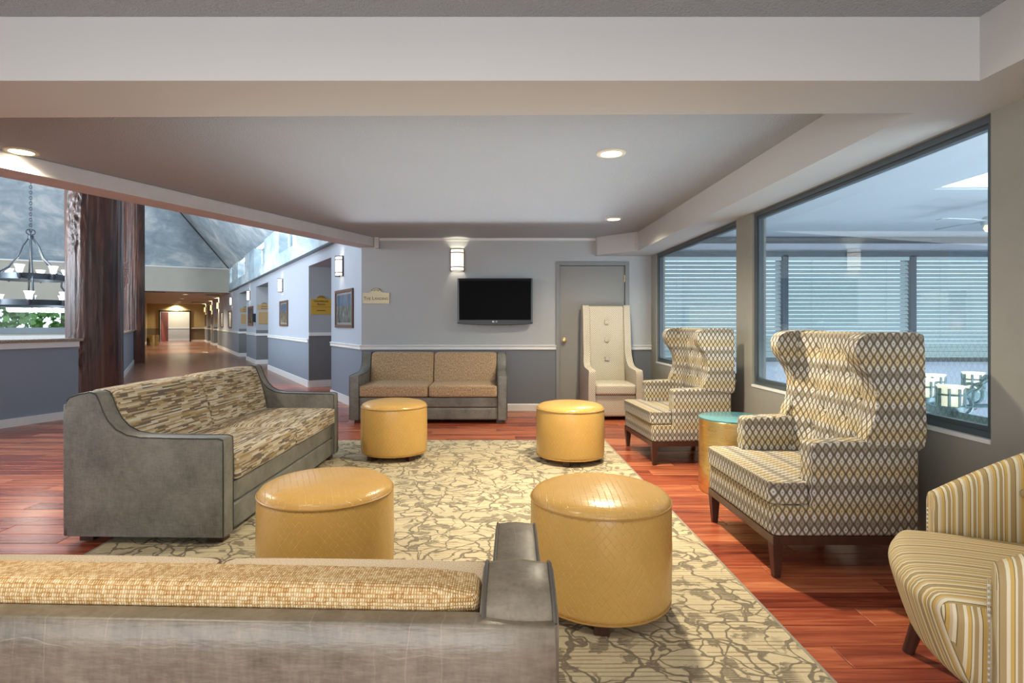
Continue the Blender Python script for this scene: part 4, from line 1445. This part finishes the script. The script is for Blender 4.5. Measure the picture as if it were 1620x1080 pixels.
# ------------------------------------------------------------------ sofas (local: rear y=0, front +y, x along the length)
def sofa(label, length, loc, rz, fab, seatfab, lea, pip, zs=1.0, crown=0.0, piping_fab=None, D=0.885, flat=False):
    t = thing('sofa', label, 'sofa', loc, rz, None)
    L = length / 2
    aw_ = 0.125
    top = [(0.0, 0.800), (0.02, 0.822), (0.07, 0.838), (0.135, 0.850), (0.165, 0.838), (0.185, 0.800), (0.205, 0.745), (0.235, 0.690), (0.28, 0.642), (0.34, 0.612), (0.42, 0.600), (0.60, 0.596), (0.78, 0.594), (D - 0.03, 0.594), (D - 0.006, 0.586), (D, 0.56)]
    top = [(y_, z_ if not flat else (0.614 + (z_ - 0.594) * 0.73)) for y_, z_ in top]
    prof = [(0.0, 0.045)] + top + [(D, 0.045)]
    for s_ in (-1, 1):
        x0, x1 = sorted((s_ * (L - aw_), s_ * L))
        # crowned arm: several slices across the width
        m_ = MB()
        cuts = [0, 0.012, 0.035, 0.0625, 0.09, 0.113, 0.125]
        ins = [0.010, 0.002, 0.0, -0.003, 0.0, 0.002, 0.010]
        n = len(prof)
        for c_, i_ in zip(cuts, ins):
            for k, (y_, z_) in enumerate(prof):
                yy_ = min(max(y_, i_ * 0.7), D - max(0, i_) * 0.7)
                zz_ = z_ - (i_ if k not in (0, n - 1) else -max(0, i_) * 0.3)
                m_.v.append((x0 + c_, yy_, zz_))
        for a in range(len(cuts) - 1):
            for k in range(n):
                k2 = (k + 1) % n
                m_.f.append((a * n + k, a * n + k2, (a + 1) * n + k2, (a + 1) * n + k))
        m_.f.append(tuple(range(n))[::-1]); m_.f.append(tuple(range((len(cuts) - 1) * n, len(cuts) * n)))
        arm = m_.build('arm', lea, t, smooth=True, angle=50)
        for xx in (x0 + 0.006, x1 - 0.006):
            pth = [(xx, min(y_, D - 0.004), z_ - 0.002) for y_, z_ in top] + [(xx, D - 0.002, 0.4), (xx, D - 0.002, 0.05)]
            MB().tube(pth, 0.0036, 6).build('piping', pip, arm, smooth=True)
    xi = L - aw_ + 0.002
    MB().box(-xi, xi, 0.035, D - 0.035, 0.045, 0.30 * zs).build('frame', lea, t, bevel=0.01)
    MB().softbox(-xi, xi, D - 0.06, D - 0.005, 0.045, 0.195 * zs, 0.018, n=10).build('lower_front_panel', lea, t, smooth=True, angle=180)
    MB().softbox(-xi, xi, D - 0.07, D - 0.008, 0.198 * zs, 0.325 * zs, 0.018, n=10).build('upper_front_panel', lea, t, smooth=True, angle=180)
    zr_ = 0.782 if not flat else 0.768
    MB().softbox(-L + 0.004, L - 0.004, -0.022, 0.03, 0.045, zr_, 0.010, n=10).build('back_panel', lea, t, smooth=True, angle=180)
    # back cushions: bulging fabric backs that lean
    nb = 1 if flat else 2
    bwid = 2 * xi / nb
    for k in range(nb):
        a = -xi + k * bwid
        def lean(x_, y_, z_):
            tt = (z_ - 0.42) / (0.42 if not flat else 0.385)
            return (x_, y_ - tt * 0.115 + 0.012 * math.sin(max(0, min(1, tt)) * math.pi), z_)
        bc = MB().softbox(a + 0.002, a + bwid - 0.002, 0.125, 0.30 if not flat else 0.245, 0.42, (0.842 if not flat else 0.800), 0.042 if not flat else 0.035, 0.006, 16, fn=lean)
        bc.build('back_cushion', fab, t, smooth=True, angle=180)
    sw = 2 * xi / 2
    for k in range(2):
        a = -xi + k * sw
        x0, x1, y0, y1, z0, z1 = a + 0.004, a + sw - 0.004, 0.235, D + 0.018, 0.330, 0.468 if not flat else 0.485
        sc_ = MB().softbox(x0, x1, y0, y1, z0, z1, 0.030, 0.020, 16).build('seat_cushion', seatfab, t, smooth=True, angle=180)
        pf = piping_fab or seatfab
        for zz, dz in ((z1 - 0.012, 0), (z0 + 0.010, 0)):
            e = 0.006
            rc = 0.028
            rct = [(ccx + rc * math.cos(R(q)), ccy + rc * math.sin(R(q)), zz) for ccx, ccy, q0 in ((x1 - e - rc, y1 - e - rc, 0), (x0 + e + rc, y1 - e - rc, 90), (x0 + e + rc, y0 + e + rc, 180), (x1 - e - rc, y0 + e + rc, 270)) for q in range(q0, q0 + 91, 18)]
            MB().tube(rct, 0.0045, 6, True).build('piping', pf, sc_, smooth=True)
    for sx in (-1, 1):
        for yy in (0.07, D - 0.07):
            MB().box(sx * (L - 0.10) - 0.04, sx * (L - 0.10) + 0.04, yy - 0.04, yy + 0.04, 0.0, 0.05).build('foot', M['dark_wood'], t, bevel=0.004)
    return t

sofa('grey leatherette sofa with plain tan tweed cushions against the back wall', 1.955, (-0.799, 7.90, 0), R(180), M['tweed'], M['tweed'], M['leather'], M['pipe'])
# left sofa: rear-left... near front corner at (-1.495, 3.13)
ang = R(-90 - 1.5)
fv = Vector((math.cos(ang + R(90)), math.sin(ang + R(90)), 0))      # facing
sv = Vector((math.cos(ang), math.sin(ang), 0))                      # local +x
Ls = 2.12
near_front = Vector((-1.487, 3.135, 0))
org = near_front - fv * 0.885 - sv * (Ls / 2)
sofa('grey leatherette sofa with broken-stripe brown and beige cushions, left of the rug', Ls, (org.x, org.y, 0.0095), ang, M['dash'], M['dash'], M['leather'], M['pipe'])
ang = R(-2)
fv = Vector((math.cos(ang + R(90)), math.sin(ang + R(90)), 0)); sv = Vector((math.cos(ang), math.sin(ang), 0))
rr_ = Vector((0.103, 0.885, 0))
org = rr_ - sv * (1.98 / 2)
sofa('taupe leatherette sofa with golden woven back in the foreground, seen from behind', 1.98, (org.x, org.y, 0.0095), ang, M['woven'], M['tweed_pale'], M['leather_brown'], M['pipe_brown'], zs=1.0, piping_fab=M['brown_pipe'], D=0.895, flat=True)

# ------------------------------------------------------------------ ottomans
def ottoman_proto():
    t = thing('ottoman', '', 'ottoman', (0, 0, 0), group='round mustard ottomans on the rug')
    r = 0.302
    cyl = lambda c, n: (math.atan2(c.y, c.x) * r, c.z)
    MB().lathe([(0.0, 0.050), (r - 0.03, 0.048), (r - 0.004, 0.056), (r, 0.075), (r + 0.003, 0.25), (r + 0.001, 0.44), (r - 0.004, 0.464)], 72).build('body', M['vinyl'], t, smooth=True, uvfn=cyl, angle=180)
    MB().lathe([(r - 0.002, 0.464), (r - 0.004, 0.476), (r - 0.016, 0.491), (r - 0.045, 0.505), (r - 0.10, 0.516), (r - 0.18, 0.523), (0.0, 0.526)], 72).build('top_cushion', M['vinyl'], t, smooth=True, uvfn=lambda c, n: (c.x, c.y), angle=180)
    for z, rad in ((0.465, r), (0.054, r - 0.003)):
        MB().tube([(rad * math.cos(R(q)), rad * math.sin(R(q)), z) for q in range(0, 360, 6)], 0.0042, 6, True).build('piping', M['vinyl_pipe'], t, smooth=True)
    for q in (45, 135, 225, 315):
        a = R(q)
        m_ = MB(T=lambda x, y, z, a=a: (0.24 * math.cos(a) + x * math.cos(a) - y * math.sin(a), 0.24 * math.sin(a) + x * math.sin(a) + y * math.cos(a), z))
        m_.box(-0.03, 0.03, -0.03, 0.03, 0, 0.052)
        m_.build('foot', M['dark_wood'], t)
    seam = MB().tube([(-(r + 0.0015) * 0.78, -(r + 0.0015) * 0.626, z) for z in (0.07, 0.2, 0.32, 0.455)], 0.002, 5)
    seam.build('side_seam', M['vinyl_pipe'], t)
    return t
op = ottoman_proto()
ott = [((0.470, 2.505), 216, 'mustard round ottoman nearest the right armchairs, beside the foreground sofa arm'),
       ((-0.765, 2.62), 240, 'mustard round ottoman in front of the left sofa, near the foreground sofa'),
       ((-0.915, 5.27), 0, 'mustard round ottoman in front of the back sofa'),
       ((0.695, 5.13), 210, 'mustard round ottoman in front of the grey door')]
for i, ((x, y), a, lab) in enumerate(ott):
    o = op if i == 0 else copy_tree(op)
    o.location = (x, y, 0.0095)
    o.rotation_euler = (0, 0, R(a))
    o['label'] = lab

# ------------------------------------------------------------------ rug
rg = tag(MB().box(RUG[0] + 0.012, RUG[1] - 0.012, RUG[2] + 0.012, RUG[3] - 0.012, 0, 0.008).build('area_rug', M['rug']), 'large beige rug with taupe branch pattern in the middle of the seating', 'rug')
m_ = MB()
e = 0.012
m_.box(RUG[0], RUG[1], RUG[2], RUG[2] + e, 0, 0.008); m_.box(RUG[0], RUG[1], RUG[3] - e, RUG[3], 0, 0.008)
m_.box(RUG[0], RUG[0] + e, RUG[2] + e, RUG[3] - e, 0, 0.009); m_.box(RUG[1] - e, RUG[1], RUG[2] + e, RUG[3] - e, 0, 0.009)
m_.build('binding', M['rug_edge'], rg)

# ------------------------------------------------------------------ diamond-fabric wingback armchairs
def armchair(label, loc, rz):
    t = thing('wingback_armchair', label, 'armchair', loc, rz, 'diamond-patterned wingback armchairs')
    fb = M['diamond']
    Wd, D = 0.42, 0.74
    th = 0.105
    MB().softbox(-Wd + 0.004, Wd - 0.004, 0.03, D - 0.012, 0.205, 0.36, 0.018, n=12).build('seat_base', fb, t, smooth=True, angle=180)
    # T-shaped cushion
    xi = Wd - th - 0.004
    xo = Wd - 0.004
    yf = 0.555
    tp = [(-xi, 0.15), (xi, 0.15), (xi, yf), (xo - 0.01, yf), (xo, yf + 0.01), (xo, D - 0.03), (xo - 0.03, D), (-xo + 0.03, D), (-xo, D - 0.03), (-xo, yf + 0.01), (-xo + 0.01, yf), (-xi, yf)]
    MB().prism(tp, 'z', 0.362, 0.468).build('seat_cushion', fb, t, bevel=0.022, seg=4)
    for s_ in (-1, 1):
        x0, x1 = sorted((s_ * (Wd - th), s_ * Wd))
        pr = [(0.02, 0.21), (0.02, 0.655), (0.24, 0.672), (0.40, 0.668), (0.545, 0.66), (0.55, 0.62), (0.55, 0.21)]
        MB().prism(pr, 'x', x0, x1).build('arm', fb, t, bevel=0.018, seg=4)
        wl = smooth_path([(p[0], p[1], 0) for p in [(0.0, 0.64), (-0.005, 0.90), (0.0, 1.15), (0.02, 1.188), (0.10, 1.196), (0.25, 1.192), (0.315, 1.165), (0.335, 1.11), (0.318, 1.05), (0.272, 0.985), (0.238, 0.91), (0.232, 0.83), (0.248, 0.76), (0.272, 0.70), (0.270, 0.655), (0.14, 0.64)]], 4, True)
        xa, xb = sorted((s_ * (Wd - 0.085), s_ * (Wd + 0.004)))
        MB().prism([(p.x, p.y) for p in wl], 'x', xa, xb).build('wing', fb, t, bevel=0.022, seg=4)
    btn = []
    for z, xsb in ((1.08, (-0.20, -0.0, 0.20)), (0.965, (-0.10, 0.10)), (0.85, (-0.20, 0.0, 0.20)), (0.735, (-0.10, 0.10)), (0.62, (-0.2, 0.0, 0.2))):
        for x_ in xsb:
            btn.append((x_, z))
    def tuft(x_, y_, z_):
        tt = (z_ - 0.42) / 0.77
        y2 = y_ + 0.075 * (1 - tt) * (1 if y_ > 0.1 else 0)
        if y_ > 0.1:
            for bx_, bz_ in btn:
                d2 = (x_ - bx_) ** 2 + (z_ - bz_) ** 2
                y2 -= 0.024 * math.exp(-d2 / 0.0011)
            y2 += 0.055 * max(0, (abs(x_) - 0.20) / 0.14) ** 2    # coved towards the wings
        return (x_, y2, z_)
    MB().softbox(-Wd + 0.07, Wd - 0.07, 0.02, 0.15, 0.40, 1.192, 0.03, n=44, fn=tuft).build('back', fb, t, smooth=True, angle=180)
    for x_, z in btn:
        tt = (z - 0.42) / 0.77
        MB().sphere((x_, 0.150 + 0.075 * (1 - tt) - 0.020 + 0.055 * max(0, (abs(x_) - 0.20) / 0.14) ** 2, z), 0.013, 10, (1, 0.6, 1)).build('button', fb, t, smooth=True)
    ap = MB()
    for q in ((-Wd + 0.006, Wd - 0.006, D - 0.045, D - 0.012), (-Wd + 0.006, Wd - 0.006, 0.02, 0.05)):
        ap.box(q[0], q[1], q[2], q[3], 0.165, 0.207)
    for s_ in (-1, 1):
        x0, x1 = sorted((s_ * (Wd - 0.006), s_ * (Wd - 0.04)))
        ap.box(x0, x1, 0.05, D - 0.045, 0.165, 0.207)
    ap.build('apron', M['dark_wood'], t, bevel=0.002)
    for s_ in (-1, 1):
        for y0, fy in ((D - 0.065, 0.0), (0.025, -0.03)):
            m_ = MB()
            cxl = s_ * (Wd - 0.034)
            a, b = 0.027, 0.016
            m_.add([(cxl - b, y0 + 0.01 + fy, 0), (cxl + b, y0 + 0.01 + fy, 0), (cxl + b, y0 + 0.042 + fy, 0), (cxl - b, y0 + 0.042 + fy, 0),
                    (cxl - a, y0, 0.166), (cxl + a, y0, 0.166), (cxl + a, y0 + 0.054, 0.166), (cxl - a, y0 + 0.054, 0.166)],
                   [(3, 2, 1, 0), (4, 5, 6, 7), (0, 1, 5, 4), (1, 2, 6, 5), (2, 3, 7, 6), (3, 0, 4, 7)])
            m_.build('leg', M['dark_wood'], t, bevel=0.002)
    return t
armchair('large wingback armchair in grey and gold diamond fabric in front of the large window', (2.085, 3.17, 0), R(90))
armchair('wingback armchair in grey and gold diamond fabric farther back, beside the small window', (2.085, 5.40, 0), R(90 + 3.5))

# ------------------------------------------------------------------ drum tables
def drum(loc, r, h_, label, topmat):
    t = thing('drum_table', label, 'side table', loc)
    MB().lathe([(0.0, 0.0), (r - 0.004, 0.0), (r, 0.004), (r, h_ - 0.014), (r - 0.004, h_ - 0.010)], 64).build('drum', M['brass'], t, smooth=True)
    MB().lathe([(r - 0.006, h_ - 0.012), (r, h_ - 0.010), (r + 0.001, h_ - 0.002), (r - 0.003, h_), (0.0, h_)], 64).build('top', topmat, t, smooth=True)
    return t
drum((1.80, 4.22, 0), 0.26, 0.545, 'brushed brass drum table with teal top between the two wingback armchairs', M['teal_top'])
drum((-19.25, 32.2, 0), 0.31, 0.56, 'brass drum standing against the left wall at the corridor end', M['brass'])

# ------------------------------------------------------------------ tall narrow chair by the door
hc2 = thing('high_back_chair', 'tall cream honeycomb-patterned chair with three square buttons before the grey door', 'armchair', (1.56, 7.985, 0), R(180))
fb = M['honey']
Wd, D = 0.348, 0.76
MB().softbox(-Wd + 0.085, Wd - 0.085, 0.05, D - 0.01, 0.05, 0.325, 0.015, n=10).build('seat_base', fb, hc2, smooth=True, angle=180)
MB().softbox(-Wd + 0.088, Wd - 0.088, 0.16, D + 0.02, 0.328, 0.46, 0.028, 0.015, 14).build('seat_cushion', fb, hc2, smooth=True, angle=180)
for s_ in (-1, 1):
    x0, x1 = sorted((s_ * (Wd - 0.088), s_ * Wd))
    pr = smooth_path([(0.03, 0.05, 0), (0.0, 0.7, 0), (-0.02, 1.40, 0), (0.0, 1.475, 0), (0.10, 1.485, 0), (0.15, 1.46, 0), (0.185, 1.20, 0), (0.225, 0.90, 0), (0.275, 0.74, 0), (0.38, 0.665, 0), (0.60, 0.645, 0), (0.725, 0.64, 0), (D, 0.61, 0), (D, 0.50, 0)], 4)
    pr = [(p.x, p.y) for p in pr] + [(D, 0.05)]
    m_ = MB()
    n = len(pr)
    for c_, sh in ((0, 0), (1, 0)):
        for (y_, z_) in pr:
            xx = (x0, x1)[c_]
            xx -= s_ * 0.022 * max(0, min(1, (z_ - 0.55) / 0.3)) * (1 if True else 0)
            m_.v.append((xx, y_, z_))
    m_.f = [tuple(range(n))[::-1], tuple(range(n, 2 * n))] + [(i, (i + 1) % n, n + (i + 1) % n, n + i) for i in range(n)]
    m_.build('side', fb, hc2, bevel=0.016, seg=3)
def lean2(x_, y_, z_):
    tt = (z_ - 0.4) / 1.07
    return (x_, y_ - 0.09 * tt, z_)
def tuft2(x_, y_, z_):
    x2, y2, z2 = lean2(x_, y_, z_)
    if y_ > 0.17:
        for bz_ in (1.255, 1.01, 0.755):
            y2 -= 0.022 * math.exp(-(x_ ** 2 + (z_ - bz_) ** 2) / 0.0022)
    return (x2, y2, z2)
MB().softbox(-Wd + 0.10, Wd - 0.10, 0.09, 0.235, 0.38, 1.478, 0.03, n=36, fn=tuft2).build('back', fb, hc2, smooth=True, angle=180)
for z in (1.255, 1.01, 0.755):
    yb_ = 0.235 - 0.09 * (z - 0.4) / 1.07 + 0.002
    MB().softbox(-0.030, 0.030, yb_ - 0.01, yb_ + 0.012, z - 0.030, z + 0.030, 0.009, n=5).build('button', fb, hc2, smooth=True, angle=180)
for sx in (-1, 1):
    for yy in (0.09, D - 0.06):
        MB().box(sx * (Wd - 0.06) - 0.03, sx * (Wd - 0.06) + 0.03, yy - 0.03, yy + 0.03, 0, 0.055).build('foot', M['dark_wood'], hc2)

# ------------------------------------------------------------------ striped slipper chair, cut by the right edge
Fc = Vector((-0.89, 0.45, 0)).normalized()
angc = math.atan2(Fc.y, Fc.x) - R(90)
oc = Vector((1.51, 1.83, 0)) - Fc * 0.55
st = thing('striped_chair', 'gold striped low armchair at the right edge of the picture', 'armchair', (oc.x - 0.005, oc.y, 0), angc)
fb = M['stripes']
def seatfn(x_, y_, z_):
    k = max(0, (y_ - 0.50) / 0.30)
    y2 = y_ - 0.10 * k * (abs(x_) / 0.33) ** 2.4          # bow front
    zt = (0.46 - z_) / 0.24
    y2 -= 0.085 * k * max(0, zt) ** 1.3                     # front tucks in to the floor
    return (x_ * (1 - 0.06 * k * max(0, zt)), y2, z_)
MB().softbox(-0.335, 0.335, 0.08, 0.742, 0.215, 0.462, 0.05, 0.028, 26, fn=seatfn).build('seat', fb, st, smooth=True, angle=180)
path = [(0.360, 0.56), (0.372, 0.44), (0.375, 0.32), (0.368, 0.20), (0.335, 0.10), (0.26, 0.045), (0.15, 0.025), (0, 0.02)]
path = path + [(-x_, y_) for x_, y_ in path[-2::-1]]
pp = smooth_path([(x_, y_, 0) for x_, y_ in path], 6)
cum = [0]
for i in range(1, len(pp)):
    cum.append(cum[-1] + (pp[i] - pp[i - 1]).length)
tot = cum[-1]
sh = MB()
ringn = 12
uvmap = []
for i, p in enumerate(pp):
    a = pp[max(0, i - 1)]; b = pp[min(len(pp) - 1, i + 1)]
    tg = (b - a).normalized()
    nrm = Vector((tg.y, -tg.x, 0))       # sign fixed below
    if nrm.dot(Vector((0, 0.3, 0)) - p) < 0:
        nrm = -nrm                        # points inwards
    q = min(cum[i], tot - cum[i]) / (tot / 2)
    s3 = 0.75 * (1 - (1 - q) ** 2) + 0.25 * q * q * (3 - 2 * q)
    zt = 0.60 + 0.35 * s3
    hth = 0.046
    lean_ = 0.05 * s3
    sec = [(-hth, 0.21), (-hth, 0.45), (-hth, zt - 0.04), (-hth * 0.75, zt - 0.012), (-hth * 0.3, zt), (hth * 0.3, zt), (hth * 0.75, zt - 0.012), (hth, zt - 0.04), (hth, 0.45 if zt > .5 else .4), (hth, 0.21), (0, 0.205)]
    ringn = len(sec)
    for (o_, z_) in sec:
        off = p + nrm * (o_ - lean_ * (z_ - 0.4) * 1.2)
        sh.v.append((off.x, off.y, z_))
        uvmap.append((cum[i], z_ if o_ <= 0 else z_))
m2 = len(pp)
for i in range(m2 - 1):
    for k in range(ringn):
        k2 = (k + 1) % ringn
        sh.f.append((i * ringn + k, i * ringn + k2, (i + 1) * ringn + k2, (i + 1) * ringn + k))
sh.f.append(tuple(range(ringn))); sh.f.append(tuple((m2 - 1) * ringn + k for k in range(ringn))[::-1])
lut = {}
for co, u_ in zip(sh.v, uvmap):
    lut[(round(co[0], 4), round(co[1], 4), round(co[2], 4))] = u_
sh.build('back_and_arms', fb, st, smooth=True, angle=60, uvfn=lambda c, n: lut[(round(c.x, 4), round(c.y, 4), round(c.z, 4))] if (abs(n.y) < 0.97 or abs(c.x) < 0.3) else (c.x, c.z))
# corded welt along the shell's inner top edge and the arm fronts
for s_ in (-1, 1):
    for dx in (-0.040, 0.040):
        MB().tube([(s_ * 0.360 + dx, 0.562, z) for z in (0.215, 0.35, 0.45, 0.545)], 0.004, 5).build('welt', fb, st, smooth=True)
    dots = MB()
    for k in range(20):
        dots.sphere((s_ * 0.360 - s_ * 0.0 + 0.030, 0.563, 0.225 + k * 0.016), 0.0045, 6)
    tag(dots.build('pleated_trim', M['paper_white'], st, smooth=True), kind='stuff')
for x_, dz in ((0.0, 0.78), (-0.26, 0.74), (0.26, 0.74)):
    MB().sphere((x_, 0.066 + (0.045 if x_ else 0), dz - 0.04), 0.016, 10, (1, .6, 1)).build('button', fb, st, smooth=True)
MB().sphere((0.318, 0.30, 0.64), 0.016, 10, (0.6, 1, 1)).build('button', fb, st, smooth=True)
for sx in (-1, 1):
    for yy, dy in ((0.60, 0.03), (0.10, -0.03)):
        m_ = MB()
        xx = sx * 0.30
        m_.tube([(xx, yy, 0.22), (xx, yy + dy * 0.3, 0.12), (xx + sx * 0.01, yy + dy * 1.3, 0.0)], [0.032, 0.024, 0.019], 10)
        m_.build('leg', M['dark_wood'], st, smooth=True)

# ------------------------------------------------------------------ trees outside the hall's far window
def tree(loc, h_, rc, label, seed):
    rnd = random.Random(seed)
    t = thing('garden_tree', label, 'tree', loc, group='trees outside the far hall window')
    MB().tube([(0, 0, 0), (0.1, 0, h_ * 0.4), (0, 0.1, h_ * 0.8)], [0.22, 0.16, 0.06], 8).build('trunk', M['trunk'], t, smooth=True)
    m_ = MB()
    for k in range(900):
        v = Vector((rnd.gauss(0, 1), rnd.gauss(0, 1), rnd.gauss(0, 1))).normalized() * rc * rnd.uniform(0.55, 1.0)
        c = Vector((0, 0, h_ * 0.6)) + Vector((v.x, v.y, v.z * 0.9))
        a = Vector((rnd.uniform(-1, 1), rnd.uniform(-1, 1), rnd.uniform(-1, 1))).normalized() * rnd.uniform(0.15, 0.32)
        b = a.orthogonal().normalized() * rnd.uniform(0.1, 0.22)
        m_.add([c + a, c + b, c - a, c - b], [(0, 1, 2, 3)])
    tag(m_.build('crown', M['leaf'], t), kind='stuff')
for i, (a, b, h_, rc) in enumerate(((45, 9.0, 6.5, 3.2), (35, 12.0, 6.0, 3.0), (30, 17.5, 5.5, 2.9), (40, 23, 7, 3.8))):
    tree(HT(a, b, -1.62), h_, rc, ['leafy tree right of centre in the far hall window', 'leafy tree in the middle of the far hall window', 'leafy tree at the left of the far hall window', 'tallest leafy tree, at the far left outside the hall'][i], i + 3)
